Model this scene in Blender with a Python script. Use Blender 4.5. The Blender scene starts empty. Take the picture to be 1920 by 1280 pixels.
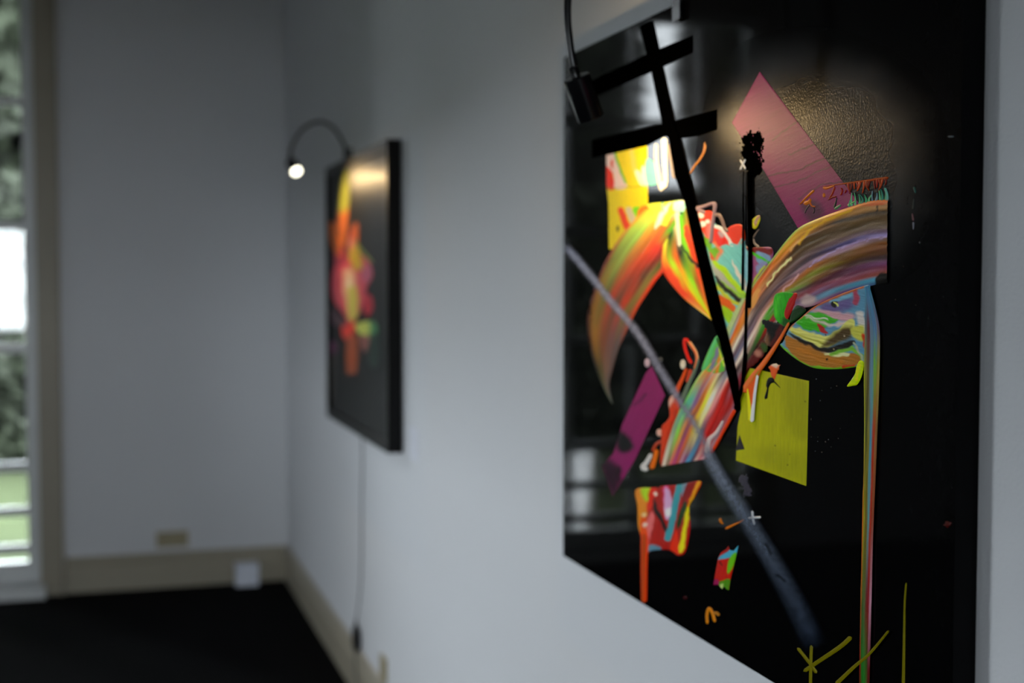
import bpy, bmesh, math, random
import numpy as np
from mathutils import Vector, Matrix

# ------------------------------------------------------------------ camera, world, light, exposure
scene = bpy.context.scene
C = scene.collection
F = 2555.0                       # focal length in pixels of the 1920x1280 frame
CAM = Vector((-0.90, 0.0, 1.55))
YAW, PITCH = math.radians(16.75), math.radians(2.71)
cam_data = bpy.data.cameras.new('camera')
cam = bpy.data.objects.new('camera', cam_data)
C.objects.link(cam)
cam.location = CAM
cam.rotation_euler = (math.pi / 2 - PITCH, 0, -YAW)
cam_data.sensor_width = 36.0
cam_data.lens = F / 1920 * 36.0
cam_data.clip_start = 0.02
cam_data.dof.use_dof = True
cam_data.dof.focus_distance = 1.66
cam_data.dof.aperture_fstop = 2.7
scene.camera = cam

SKY = 38.0
world = bpy.data.worlds.new('world'); scene.world = world
world.use_nodes = True
bg = world.node_tree.nodes['Background']
bg.inputs[0].default_value = (0.90, 0.925, 1.0, 1)
bg.inputs[1].default_value = SKY

vs = scene.view_settings
vs.view_transform = 'Standard'; vs.look = 'None'; vs.gamma = 1.0
vs.use_curve_mapping = False
vs.exposure = 0.1
scene.cycles.use_denoising = True
scene.cycles.max_bounces = 10
scene.cycles.diffuse_bounces = 6
scene.cycles.transparent_max_bounces = 12
scene.cycles.sample_clamp_indirect = 8.0
scene.cycles.caustics_reflective = False
scene.cycles.caustics_refractive = False

# ------------------------------------------------------------------ room measures (metres)
WALL_B = 6.98          # inner face of the far wall
WALL_L = -4.0          # inner face of the left wall
WALL_F = -4.5          # inner face of the wall behind the camera
CEIL = 3.5
WIN1 = (-2.75, -1.19, 0.06, 3.02)     # far wall opening x0,x1,z0,z1
FILL_WIN = (-3.0, -1.6, 0.8, 2.2)            # added fill-daylight opening in the wall behind the camera x0,x1,z0,z1
WINL = [(2.8, 3.7, 0.85, 1.95)]   # left wall openings y0,y1,z0,z1

def portal(loc, rot, sx, sy):
    l = bpy.data.lights.new('window_daylight_portal', 'AREA')
    l.shape = 'RECTANGLE'; l.size = sx; l.size_y = sy
    l.cycles.is_portal = True
    o = bpy.data.objects.new('window_daylight_portal', l)
    C.objects.link(o); o.location = loc; o.rotation_euler = rot
for (y0, y1, z0, z1) in WINL:
    portal((WALL_L - 0.28, (y0 + y1) / 2, (z0 + z1) / 2), (0, -math.pi / 2, 0), z1 - z0, y1 - y0)
portal(((FILL_WIN[0] + FILL_WIN[1]) / 2, WALL_F - .28, (FILL_WIN[2] + FILL_WIN[3]) / 2), (math.pi / 2, 0, 0), FILL_WIN[1] - FILL_WIN[0], FILL_WIN[3] - FILL_WIN[2])
portal(((WIN1[0] + WIN1[1]) / 2, WALL_B + 0.3, (WIN1[2] + WIN1[3]) / 2), (-math.pi / 2, 0, 0), WIN1[1] - WIN1[0], WIN1[3] - WIN1[2])

# ------------------------------------------------------------------ helpers
def srgb(h):
    out = []
    for i in (0, 2, 4):
        c = int(h[i:i + 2], 16) / 255
        out.append(c / 12.92 if c <= 0.04045 else ((c + 0.055) / 1.055) ** 2.4)
    return out

def mat(name, col, rough=0.6, spec=0.5, metal=0.0, noise=None, bump=None, coat=None, emit=None):
    m = bpy.data.materials.new(name); m.use_nodes = True
    nt = m.node_tree; b = nt.nodes['Principled BSDF']
    col = srgb(col) if isinstance(col, str) else col
    b.inputs['Base Color'].default_value = (*col, 1)
    b.inputs['Roughness'].default_value = rough
    b.inputs['Specular IOR Level'].default_value = spec
    b.inputs['Metallic'].default_value = metal
    if coat:
        b.inputs['Coat Weight'].default_value = coat[0]
        b.inputs['Coat Roughness'].default_value = coat[1]
        b.inputs['Coat IOR'].default_value = coat[2]
    if emit:
        b.inputs['Emission Color'].default_value = (*emit[0], 1)
        b.inputs['Emission Strength'].default_value = emit[1]
    tc = nt.nodes.new('ShaderNodeTexCoord')
    if noise:                                    # (scale, amount): mottled colour
        n = nt.nodes.new('ShaderNodeTexNoise'); n.inputs['Scale'].default_value = noise[0]
        n.inputs['Detail'].default_value = 5
        nt.links.new(tc.outputs['Object'], n.inputs['Vector'])
        r = nt.nodes.new('ShaderNodeValToRGB')
        a = noise[1]
        r.color_ramp.elements[0].position = 0.3; r.color_ramp.elements[1].position = 0.7
        r.color_ramp.elements[0].color = (*[c * (1 - a) for c in col], 1)
        r.color_ramp.elements[1].color = (*[min(1, c * (1 + a)) for c in col], 1)
        nt.links.new(n.outputs['Fac'], r.inputs['Fac'])
        nt.links.new(r.outputs['Color'], b.inputs['Base Color'])
    if bump:                                     # (scale, strength, distance)
        n = nt.nodes.new('ShaderNodeTexNoise'); n.inputs['Scale'].default_value = bump[0]
        n.inputs['Detail'].default_value = 4
        nt.links.new(tc.outputs['Object'], n.inputs['Vector'])
        bp = nt.nodes.new('ShaderNodeBump')
        bp.inputs['Strength'].default_value = bump[1]; bp.inputs['Distance'].default_value = bump[2]
        nt.links.new(n.outputs['Fac'], bp.inputs['Height'])
        nt.links.new(bp.outputs['Normal'], b.inputs['Normal'])
    return m

def glass_mat():
    m = bpy.data.materials.new('window_glass'); m.use_nodes = True
    nt = m.node_tree; nt.nodes.clear()
    o = nt.nodes.new('ShaderNodeOutputMaterial')
    t = nt.nodes.new('ShaderNodeBsdfTransparent'); t.inputs[0].default_value = (0.93, 0.96, 0.95, 1)
    g = nt.nodes.new('ShaderNodeBsdfGlossy'); g.inputs['Roughness'].default_value = 0.02
    f = nt.nodes.new('ShaderNodeFresnel'); f.inputs[0].default_value = 1.45
    mx = nt.nodes.new('ShaderNodeMixShader')
    nt.links.new(f.outputs[0], mx.inputs[0]); nt.links.new(t.outputs[0], mx.inputs[1])
    nt.links.new(g.outputs[0], mx.inputs[2]); nt.links.new(mx.outputs[0], o.inputs[0])
    return m

M = {}
M['wall'] = mat('wall_plaster', (0.70, 0.71, 0.735), 0.85, 0.25, noise=(0.8, 0.015), bump=(190, 0.55, 0.0012))
M['ceil'] = mat('ceiling_paint', (0.55, 0.55, 0.55), 0.9, 0.2, bump=(60, 0.2, 0.001))
M['floor'] = mat('dark_carpet', (0.003, 0.003, 0.0035), 0.95, 0.05, noise=(35, 0.4), bump=(400, 0.6, 0.002))
M['skirt'] = mat('cream_gloss_paint', (0.36, 0.325, 0.25), 0.4, 0.4, noise=(3, 0.05))
M['casing'] = mat('beige_casing_paint', (0.33, 0.295, 0.225), 0.45, 0.4, noise=(3, 0.05))
M['white'] = mat('white_window_paint', (0.72, 0.74, 0.74), 0.4, 0.4, noise=(4, 0.03))
M['beige'] = mat('beige_plastic', (0.36, 0.31, 0.19), 0.4, 0.4, noise=(20, 0.04))
M['dark'] = mat('dark_recess', (0.03, 0.028, 0.02), 0.6, 0.3, noise=(20, 0.1))
M['black'] = mat('black_lamp_metal', (0.004, 0.004, 0.005), 0.24, 0.4, noise=(30, 0.15))
M['rubber'] = mat('black_rubber', (0.006, 0.006, 0.007), 0.65, 0.25, noise=(40, 0.15))
M['grey'] = mat('dark_grey_cord', (0.05, 0.05, 0.055), 0.6, 0.3, noise=(40, 0.1))
M['frame'] = mat('black_frame_lacquer', (0.0025, 0.0025, 0.003), 0.42, 0.12, noise=(30, 0.2))
M['card'] = mat('white_card', (0.72, 0.73, 0.80), 0.6, 0.3, noise=(30, 0.02))
M['plastic'] = mat('white_plastic', (0.80, 0.84, 0.95), 0.35, 0.4, noise=(30, 0.02))
M['glass'] = glass_mat()
M['bulb'] = mat('lit_bulb', (1, 0.95, 0.8), 0.4, 0.3, noise=(30, 0.01), emit=((1.0, 0.96, 0.74), 6.0))
M['leaf'] = mat('leaf_green', (0.010, 0.0135, 0.007), 0.7, 0.2, noise=(2, 0.4))
M['bark'] = mat('bark', (0.05, 0.038, 0.028), 0.9, 0.1, noise=(12, 0.3), bump=(30, 0.6, 0.01))
M['lawn'] = mat('dark_lawn', (0.02, 0.026, 0.012), 0.95, 0.05, noise=(3, 0.3), bump=(60, 0.5, 0.01))
M['paving'] = mat('pale_paving', (0.66, 0.66, 0.66), 0.9, 0.1, noise=(2, 0.1), bump=(40, 0.3, 0.004))
def varnish_mat(name, base, tight, broad):
    """black paint under varnish: a thin clear gloss plus a broad satin lobe with grain"""
    m = mat(name, base, 0.5, 0.0, noise=(60, 0.3), coat=tight)
    nt = m.node_tree; b = nt.nodes['Principled BSDF']
    out = nt.nodes['Material Output']
    tc = nt.nodes.new('ShaderNodeTexCoord')
    n = nt.nodes.new('ShaderNodeTexNoise'); n.inputs['Scale'].default_value = 650; n.inputs['Detail'].default_value = 3
    nt.links.new(tc.outputs['Object'], n.inputs['Vector'])
    bp = nt.nodes.new('ShaderNodeBump'); bp.inputs['Strength'].default_value = 0.5; bp.inputs['Distance'].default_value = 0.0005
    nt.links.new(n.outputs['Fac'], bp.inputs['Height'])
    g = nt.nodes.new('ShaderNodeBsdfGlossy')
    g.inputs['Color'].default_value = (broad[0],) * 3 + (1,); g.inputs['Roughness'].default_value = broad[1]
    nt.links.new(bp.outputs['Normal'], g.inputs['Normal'])
    ad = nt.nodes.new('ShaderNodeAddShader')
    nt.links.new(b.outputs[0], ad.inputs[0]); nt.links.new(g.outputs[0], ad.inputs[1])
    nt.links.new(ad.outputs[0], out.inputs['Surface'])
    return m
M['board'] = varnish_mat('gloss_black_board', (0.0010, 0.0010, 0.0012), (0.22, 0.04, 1.30), (0.002, 0.33))
M['board_far'] = varnish_mat('black_canvas', (0.003, 0.0033, 0.0045), (0.04, 0.2, 1.3), (0.10, 0.37))

def paint_mat(name, rough, spec, bscale, bstr):
    m = bpy.data.materials.new(name); m.use_nodes = True
    nt = m.node_tree; b = nt.nodes['Principled BSDF']
    at = nt.nodes.new('ShaderNodeAttribute'); at.attribute_name = 'pigment'
    tc = nt.nodes.new('ShaderNodeTexCoord')
    n = nt.nodes.new('ShaderNodeTexNoise'); n.inputs['Scale'].default_value = bscale; n.inputs['Detail'].default_value = 3
    nt.links.new(tc.outputs['Object'], n.inputs['Vector'])
    bp = nt.nodes.new('ShaderNodeBump'); bp.inputs['Strength'].default_value = bstr; bp.inputs['Distance'].default_value = 0.0006
    nt.links.new(n.outputs['Fac'], bp.inputs['Height'])
    nt.links.new(bp.outputs['Normal'], b.inputs['Normal'])
    nt.links.new(at.outputs['Color'], b.inputs['Base Color'])
    nt.links.new(at.outputs['Alpha'], b.inputs['Alpha'])
    b.inputs['Roughness'].default_value = rough
    b.inputs['Specular IOR Level'].default_value = spec
    return m
M['paint'] = paint_mat('artist_paint', 0.36, 0.08, 500, 0.35)
M['flat'] = paint_mat('flat_acrylic', 0.45, 0.07, 900, 0.5)
M['spray'] = paint_mat('spray_paint', 0.7, 0.1, 900, 0.3)
def glare_mat():  # satin surface added to catch and shape the lamp's glare
    m = bpy.data.materials.new('satin_glare_coat'); m.use_nodes = True
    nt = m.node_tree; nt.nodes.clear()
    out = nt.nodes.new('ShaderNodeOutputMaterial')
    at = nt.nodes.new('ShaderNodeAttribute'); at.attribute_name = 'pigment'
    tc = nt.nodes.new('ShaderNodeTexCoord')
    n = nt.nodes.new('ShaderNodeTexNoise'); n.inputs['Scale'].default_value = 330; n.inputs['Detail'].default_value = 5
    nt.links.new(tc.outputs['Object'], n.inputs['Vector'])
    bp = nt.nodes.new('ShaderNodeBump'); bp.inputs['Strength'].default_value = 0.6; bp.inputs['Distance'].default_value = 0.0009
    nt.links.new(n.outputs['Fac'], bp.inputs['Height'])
    g = nt.nodes.new('ShaderNodeBsdfGlossy'); g.inputs['Roughness'].default_value = GLARE[1]
    g.inputs['Color'].default_value = (GLARE[0],) * 3 + (1,)
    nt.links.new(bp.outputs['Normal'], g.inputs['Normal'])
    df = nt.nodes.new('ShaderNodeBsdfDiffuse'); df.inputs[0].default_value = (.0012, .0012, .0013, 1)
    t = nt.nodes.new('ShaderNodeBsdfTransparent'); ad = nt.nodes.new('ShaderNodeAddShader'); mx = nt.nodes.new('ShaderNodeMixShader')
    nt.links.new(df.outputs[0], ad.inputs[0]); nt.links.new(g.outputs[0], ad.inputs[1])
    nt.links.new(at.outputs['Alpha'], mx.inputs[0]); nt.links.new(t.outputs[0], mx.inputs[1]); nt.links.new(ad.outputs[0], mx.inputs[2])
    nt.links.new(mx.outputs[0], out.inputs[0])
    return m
GLARE = (0.024, 0.30)
M['glare'] = glare_mat()
M['matte'] = paint_mat('matte_black_paint', 0.62, 0.0, 900, 0.4)

def tag(o, label=None, cat=None, group=None, kind=None):
    if label: o['label'] = label
    if cat: o['category'] = cat
    if group: o['group'] = group
    if kind: o['kind'] = kind
    return o

def empty(name, loc):
    o = bpy.data.objects.new(name, None); C.objects.link(o)
    o.location = loc; o.empty_display_size = 0.05
    return o

def obj(name, bm, m, parent=None, smooth=False, bevel=0.0, seg=2):
    """bmesh in world coordinates -> one linked mesh object (local to its parent)"""
    if bevel:
        es = [e for e in bm.edges if len(e.link_faces) == 2 and e.calc_face_angle(0) > 0.6]
        bmesh.ops.bevel(bm, geom=es, offset=bevel, segments=seg, affect='EDGES', profile=0.5)
    bmesh.ops.recalc_face_normals(bm, faces=bm.faces)
    me = bpy.data.meshes.new(name)
    org = world_loc(parent)
    if org.length: bmesh.ops.translate(bm, vec=-org, verts=bm.verts)
    bm.to_mesh(me); bm.free()
    me.materials.append(m)
    if smooth:
        for p in me.polygons: p.use_smooth = True
    o = bpy.data.objects.new(name, me); C.objects.link(o)
    if parent: o.parent = parent
    return o

def world_loc(o):
    v = Vector((0, 0, 0))
    while o is not None:
        v = v + o.location; o = o.parent
    return v

def box(bm, x0, x1, y0, y1, z0, z1):
    v = [bm.verts.new((x, y, z)) for x in (x0, x1) for y in (y0, y1) for z in (z0, z1)]
    for f in ((0, 1, 3, 2), (4, 6, 7, 5), (0, 4, 5, 1), (2, 3, 7, 6), (0, 2, 6, 4), (1, 5, 7, 3)):
        bm.faces.new([v[i] for i in f])
    return bm

def bx(*a):
    return box(bmesh.new(), *a)

def catmull(pts, n):
    p = [Vector(q) for q in pts]
    if len(p) < 3: return [p[0].lerp(p[-1], i / n) for i in range(n + 1)]
    out = []
    m = len(p) - 1
    for i in range(n + 1):
        t = i / n * m; k = min(int(t), m - 1); t -= k
        a, b, c, d = p[max(k - 1, 0)], p[k], p[k + 1], p[min(k + 2, m)]
        out.append(0.5 * ((2 * b) + (c - a) * t + (2 * a - 5 * b + 4 * c - d) * t * t + (3 * b - a - 3 * c + d) * t ** 3))
    return out

def tube(pts, r, n=12, steps=48, cap=True):
    path = catmull(pts, steps) if steps else [Vector(p) for p in pts]
    bm = bmesh.new(); rings = []
    up = Vector((0, 1, 0.01)).normalized()
    for i, p in enumerate(path):
        d = (path[min(i + 1, len(path) - 1)] - path[max(i - 1, 0)]).normalized()
        if abs(d.dot(up)) > 0.95: up = Vector((1, 0.02, 0)).normalized()
        s = d.cross(up).normalized(); u = s.cross(d).normalized(); up = u
        rr = r(i / (len(path) - 1)) if callable(r) else r
        rings.append([bm.verts.new(p + (s * math.cos(a) + u * math.sin(a)) * rr) for a in [2 * math.pi * k / n for k in range(n)]])
    for a, b in zip(rings, rings[1:]):
        for k in range(n): bm.faces.new((a[k], a[(k + 1) % n], b[(k + 1) % n], b[k]))
    if cap:
        bm.faces.new(rings[0]); bm.faces.new(list(reversed(rings[-1])))
    return bm

def lathe(prof, org, axis, n=32):
    """profile [(radius, distance along axis)] turned about axis at org"""
    axis = Vector(axis).normalized(); org = Vector(org)
    s = axis.orthogonal().normalized(); u = axis.cross(s)
    bm = bmesh.new(); rings = []
    for r, h in prof:
        rings.append([bm.verts.new(org + axis * h + (s * math.cos(a) + u * math.sin(a)) * max(r, 1e-5)) for a in [2 * math.pi * k / n for k in range(n)]])
    for a, b in zip(rings, rings[1:]):
        for k in range(n): bm.faces.new((a[k], a[(k + 1) % n], b[(k + 1) % n], b[k]))
    bm.faces.new(rings[0]); bm.faces.new(list(reversed(rings[-1])))
    return bm

def auto_smooth(o, ang=40):
    me = o.data
    for p in me.polygons: p.use_smooth = True
    bm = bmesh.new(); bm.from_mesh(me)
    for e in bm.edges:
        if len(e.link_faces) == 2 and e.calc_face_angle(0) > math.radians(ang): e.smooth = False
    bm.to_mesh(me); bm.free()

def struct(name, bm, m, **k):
    return tag(obj(name, bm, m, **k), kind='structure')

# ------------------------------------------------------------------ the room
struct('floor', bx(WALL_L - .2, 0.2, WALL_F - .2, WALL_B + .2, -0.1, 0), M['floor'])
struct('ceiling', bx(WALL_L - .2, 0.2, WALL_F - .2, WALL_B + .2, CEIL, CEIL + .1), M['ceil'])
struct('wall_right', bx(0, 0.2, WALL_F - .2, WALL_B + .2, 0, CEIL), M['wall'])
b = bmesh.new()
x0, x1, z0, z1 = FILL_WIN
box(b, x1, 0, WALL_F - .25, WALL_F, 0, CEIL); box(b, WALL_L - .2, x0, WALL_F - .25, WALL_F, 0, CEIL)
box(b, x0, x1, WALL_F - .25, WALL_F, z1, CEIL); box(b, x0, x1, WALL_F - .25, WALL_F, 0, z0)
struct('wall_front', b, M['wall'])
b = bmesh.new()
x0, x1, z0, z1 = WIN1
box(b, x1, 0, WALL_B, WALL_B + .25, 0, CEIL); box(b, WALL_L - .2, x0, WALL_B, WALL_B + .25, 0, CEIL)
box(b, x0, x1, WALL_B, WALL_B + .25, z1, CEIL); box(b, x0, x1, WALL_B, WALL_B + .25, 0, z0)
struct('wall_back', b, M['wall'])
b = bmesh.new()
ys = [WALL_F - .2] + [v for w in WINL for v in w[:2]] + [WALL_B]
for i in range(0, len(ys), 2): box(b, WALL_L - .25, WALL_L, ys[i], ys[i + 1], 0, CEIL)
for (y0, y1, z0, z1) in WINL:
    box(b, WALL_L - .25, WALL_L, y0, y1, 0, z0); box(b, WALL_L - .25, WALL_L, y0, y1, z1, CEIL)
struct('wall_left', b, M['wall'])

def skirting(name, p0, p1, nrm, h=0.175, t=0.02):
    """moulded skirting board: plinth face, chamfer and narrow top bead"""
    prof = [(0, 0), (t, 0), (t, h * .70), (t * .55, h * .80), (t * .8, h * .86), (t * .8, h * .94), (t * .35, h), (0, h)]
    bm = bmesh.new(); p0 = Vector(p0); p1 = Vector(p1); nrm = Vector(nrm)
    a = [bm.verts.new(p0 + nrm * u + Vector((0, 0, v))) for u, v in prof]
    c = [bm.verts.new(p1 + nrm * u + Vector((0, 0, v))) for u, v in prof]
    k = len(prof)
    for i in range(k): bm.faces.new((a[i], a[(i + 1) % k], c[(i + 1) % k], c[i]))
    bm.faces.new(a); bm.faces.new(list(reversed(c)))
    struct(name, bm, M['skirt'])
skirting('baseboard_right', (0, WALL_F, 0), (0, WALL_B, 0), (-1, 0, 0))
skirting('baseboard_back', (-1.09, WALL_B, 0), (-0.02, WALL_B, 0), (0, -1, 0))
skirting('baseboard_left', (WALL_L, WALL_F, 0), (WALL_L, WALL_B, 0), (1, 0, 0))

# casing round the far window, then the window itself
x0, x1, z0, z1 = WIN1
b = bmesh.new()
box(b, x1 - .012, x1 + .095, WALL_B - .035, WALL_B + .01, 0, z1 + .1)
box(b, x1 + .075, x1 + .095, WALL_B - .05, WALL_B - .03, 0, z1 + .1)
struct('trim_1', b, M['casing'])
struct('trim_2', bx(x0 - .095, x0 + .012, WALL_B - .035, WALL_B + .01, 0, z1 + .1), M['casing'])
struct('trim_3', bx(x0 + .013, x1 - .013, WALL_B - .035, WALL_B + .01, z1 - .01, z1 + .1), M['casing'])

def make_window(name, axis, a0, a1, z0, z1, face, cols, rows, fw, bars, sill):
    """axis 'x': window in the far wall (spans x); 'y': in the left wall (spans y); face = glass plane"""
    def B(bm, u0, u1, d0, d1, w0, w1):
        if axis == 'x': box(bm, u0, u1, face + d0, face + d1, w0, w1)
        else: box(bm, face - d1, face - d0, u0, u1, w0, w1)
        return bm
    f = bmesh.new()
    B(f, a0, a0 + fw, -.03, .03, z0, z1); B(f, a1 - fw, a1, -.03, .03, z0, z1)
    B(f, a0 + fw, a1 - fw, -.03, .03, z1 - fw, z1); B(f, a0 + fw, a1 - fw, -.03, .03, z0, z0 + fw * 1.3)
    w = struct(name, f, M['white'])
    us = [a0 + fw] + sorted(cols) + [a1 - fw]; ws = [z0 + fw * 1.3] + sorted(rows) + [z1 - fw]
    for c in cols: obj('glazing_bar', B(bmesh.new(), c - bars, c + bars, -.02, .02, ws[0], ws[-1]), M['white'], w)
    for r in rows: obj('glazing_bar', B(bmesh.new(), us[0], us[-1], -.018, .018, r - bars, r + bars), M['white'], w)
    for i in range(len(us) - 1):
        for j in range(len(ws) - 1):
            obj('pane', B(bmesh.new(), us[i], us[i + 1], -.002, .002, ws[j], ws[j + 1]), M['glass'], w)
    if sill:
        obj('window_sill', B(bmesh.new(), a0, a1, *sill), M['white'], w, bevel=.006)
    return w
make_window('window_1', 'x', x0, x1, z0, z1, WALL_B + .08, [-1.615, -2.0, -2.4], [.215, .40, .62, 1.2, 1.8, 2.4], .07, .022, None)
struct('trim_4', bx(x0 + .013, x1 + .01, WALL_B - .10, WALL_B + .05, 0.0, .058), M['white'], bevel=.008)
for i, (y0, y1, z0, z1) in enumerate(WINL):
    make_window('window_%d' % (i + 2), 'y', y0, y1, z0, z1, WALL_L - .1, [(y0 + y1) / 2], [z0 + .55, z0 + 1.08], .06, .014, (-.2, .06, z0 - .03, z0))

make_window('window_3', 'x', *FILL_WIN, WALL_F - .1, [(FILL_WIN[0] + FILL_WIN[1]) / 2], [1.25, 1.7], .06, .014, (-.04, .17, FILL_WIN[2] - .03, FILL_WIN[2]))  # unseen window added to bring fill daylight onto the far wall
# outside: hedge, trees, added slabs seen through and mirrored from the far window
struct('ground', bx(-40, 30, WALL_B + .26, 60, -.12, -.04), M['lawn'])
struct('ground_side', bx(-60, WALL_L - .26, -30, WALL_B + .25, -.12, -.04), M['lawn'])
struct('ground_rear', bx(WALL_L - .255, 30, -30, WALL_F - .26, -.12, -.04), M['lawn'])
pth = tag(empty('reflection_slabs', (-2.5, 9.4, -.04)), 'pale slabs added outside the far window for a pale reflection on the near board', 'path')
for i in range(8):                                  # slabs added along the mirrored sight line, for a pale reflection
    t0, t1 = i / 8, (i + .94) / 8
    pa = [Vector((-1.72, 7.35, 0)).lerp(Vector((-3.22, 11.45, 0)), t) for t in (t0, t1)]
    w = [.10 + .05 * t for t in (t0, t1)]
    bm_ = bmesh.new()
    lo_ = [bm_.verts.new((pa[j].x + e * w[j], pa[j].y, -.04)) for j, e in ((0, -1), (0, 1), (1, 1), (1, -1))]
    hi_ = [bm_.verts.new((v.co.x, v.co.y, -.01)) for v in lo_]
    bm_.faces.new(lo_); bm_.faces.new(hi_)
    for k in range(4): bm_.faces.new((lo_[k], lo_[(k + 1) % 4], hi_[(k + 1) % 4], hi_[k]))
    obj('slab', bm_, M['paving'], pth)

def leaves(n, sampler, size, seed):
    r = np.random.default_rng(seed)
    P = sampler(r, n)
    a = r.normal(size=(n, 3)); a /= np.linalg.norm(a, axis=1)[:, None]
    c = np.cross(a, r.normal(size=(n, 3))); c /= np.linalg.norm(c, axis=1)[:, None]
    s = size * (0.6 + 0.8 * r.random((n, 1)))
    V = np.stack([P - a * s, P + c * s * .5, P + a * s, P - c * s * .5], 1).reshape(-1, 3)
    return V, np.arange(4 * n).reshape(-1, 4)

def np_mesh(name, V, Q, m, parent=None, col=None, smooth=False):
    me = bpy.data.meshes.new(name)
    org = np.array(world_loc(parent))
    V = V - org
    me.vertices.add(len(V)); me.vertices.foreach_set('co', V.astype(np.float32).ravel())
    me.loops.add(Q.size); me.loops.foreach_set('vertex_index', Q.astype(np.int32).ravel())
    me.polygons.add(len(Q)); me.polygons.foreach_set('loop_start', (np.arange(len(Q)) * 4).astype(np.int32))
    me.update(calc_edges=True)
    if smooth: me.polygons.foreach_set('use_smooth', np.ones(len(Q), bool))
    if col is not None:
        at = me.attributes.new('pigment', 'FLOAT_COLOR', 'POINT')
        at.data.foreach_set('color', col.astype(np.float32).ravel())
    me.validate()
    me.materials.append(m)
    o = bpy.data.objects.new(name, me); C.objects.link(o)
    if parent: o.parent = parent
    return o

def tree(loc, rx, rz, zc, seed, label):
    t = tag(empty('garden_tree', loc), label, 'tree', 'trees outside the far window')
    x, y, _ = loc
    obj('trunk', tube([(x, y, -.03), (x + .08, y, 1.2), (x - .05, y + .1, zc)], lambda u: .16 - .09 * u, 10, 12), M['bark'], t, smooth=True)
    def ball(r, n):
        d = r.normal(size=(n, 3)); d /= np.linalg.norm(d, axis=1)[:, None]
        d *= (r.random((n, 1)) ** .4); d[:, 0] *= rx; d[:, 1] *= rx; d[:, 2] *= rz
        return d + np.array((x, y, zc))
    V, Q = leaves(46000, ball, .165, seed)
    tag(np_mesh('foliage', V, Q, M['leaf'], t), kind='stuff')
tree((-2.45, 16.0, -.04), 3.05, 3.9, 4.3, 3, 'dark leafy tree outside the far window, nearer the casing')
tree((-9.75, 16.0, -.04), 3.3, 3.9, 4.3, 4, 'dark leafy tree outside the far window, farther along the hedge')
def hedge_box(r, n):
    p = r.random((n, 3)); p[:, 0] = -9 + 11.5 * p[:, 0]; p[:, 1] = 11.6 + .9 * p[:, 1]; p[:, 2] = 0.02 + 2.35 * p[:, 2]
    return p
hd = tag(empty('hedge', (-3.2, 12, -.04)), 'clipped dark green hedge outside the far window', 'hedge')
V, Q = leaves(60000, hedge_box, .075, 9)
tag(np_mesh('foliage', V, Q, M['leaf'], hd), kind='stuff')
for sx in (-8, -5.5, -3, -.5, 1.8):
    obj('stem', tube([(sx, 12, -.04), (sx + .05, 12, 1), (sx, 12.05, 1.9)], .04, 8, 6), M['bark'], hd)

# ------------------------------------------------------------------ pixel -> point on a plane parallel to the right wall
RM = cam.rotation_euler.to_matrix()
RMn = np.array(RM)
def on_plane(px, py, xplane):
    px = np.asarray(px, float); py = np.asarray(py, float)
    d = np.stack([(px - 960) / F, -(py - 640) / F, -np.ones_like(px)], -1) @ RMn.T
    t = (xplane - CAM.x) / d[..., 0]
    return np.array(CAM) + d * t[..., None]
def at_wall_back(px, py, yp=WALL_B):
    d = RM @ Vector(((px - 960) / F, -(py - 640) / F, -1))
    return CAM + d * (yp / d.y)
def at_right(px, py, xp=0.0):
    return Vector(on_plane(px, py, xp))

# ------------------------------------------------------------------ paint builder: every stroke is a relief mesh on its picture
GAIN = 1.42
def hx(h):
    return np.array(srgb(h))
def _h(i, j, s):
    n = (i * 374761393 + j * 668265263 + s * 974711) & 0x7fffffff
    n = ((n ^ (n >> 13)) * 1274126177) & 0x7fffffff
    return ((n ^ (n >> 16)) & 0xffff) / 65535.0
def vn(x, y, s=0):
    xi = np.floor(x).astype(np.int64); yi = np.floor(y).astype(np.int64)
    fx = x - xi; fy = y - yi
    fx = fx * fx * (3 - 2 * fx); fy = fy * fy * (3 - 2 * fy)
    a = _h(xi, yi, s) * (1 - fx) + _h(xi + 1, yi, s) * fx
    c = _h(xi, yi + 1, s) * (1 - fx) + _h(xi + 1, yi + 1, s) * fx
    return (a * (1 - fy) + c * fy) * 2 - 1
def sdf_poly(X, Y, pts):
    p = np.array(pts, float); d = np.full(X.shape, 1e9); s = np.ones(X.shape)
    for i in range(len(p)):
        a = p[i]; c = p[i - 1]
        ex, ey = c - a; wx = X - a[0]; wy = Y - a[1]
        t = np.clip((wx * ex + wy * ey) / (ex * ex + ey * ey + 1e-9), 0, 1)
        d = np.minimum(d, (wx - ex * t) ** 2 + (wy - ey * t) ** 2)
        c1 = Y >= a[1]; c2 = Y < c[1]; c3 = ex * wy > ey * wx
        s = np.where((c1 & c2 & c3) | (~c1 & ~c2 & ~c3), -s, s)
    return s * np.sqrt(d)
def sdf_line(X, Y, pts, w0, w1):
    p = np.array(pts, float); L = np.r_[0, np.cumsum(np.hypot(*np.diff(p, axis=0).T))]; L /= L[-1] + 1e-9
    d = np.full(X.shape, 1e9)
    for i in range(len(p) - 1):
        e = p[i + 1] - p[i]; wx = X - p[i][0]; wy = Y - p[i][1]
        t = np.clip((wx * e[0] + wy * e[1]) / (e @ e + 1e-9), 0, 1)
        u = L[i] + (L[i + 1] - L[i]) * t
        d = np.minimum(d, np.hypot(wx - e[0] * t, wy - e[1] * t) - (w0 + (w1 - w0) * u) / 2)
    return d
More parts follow.
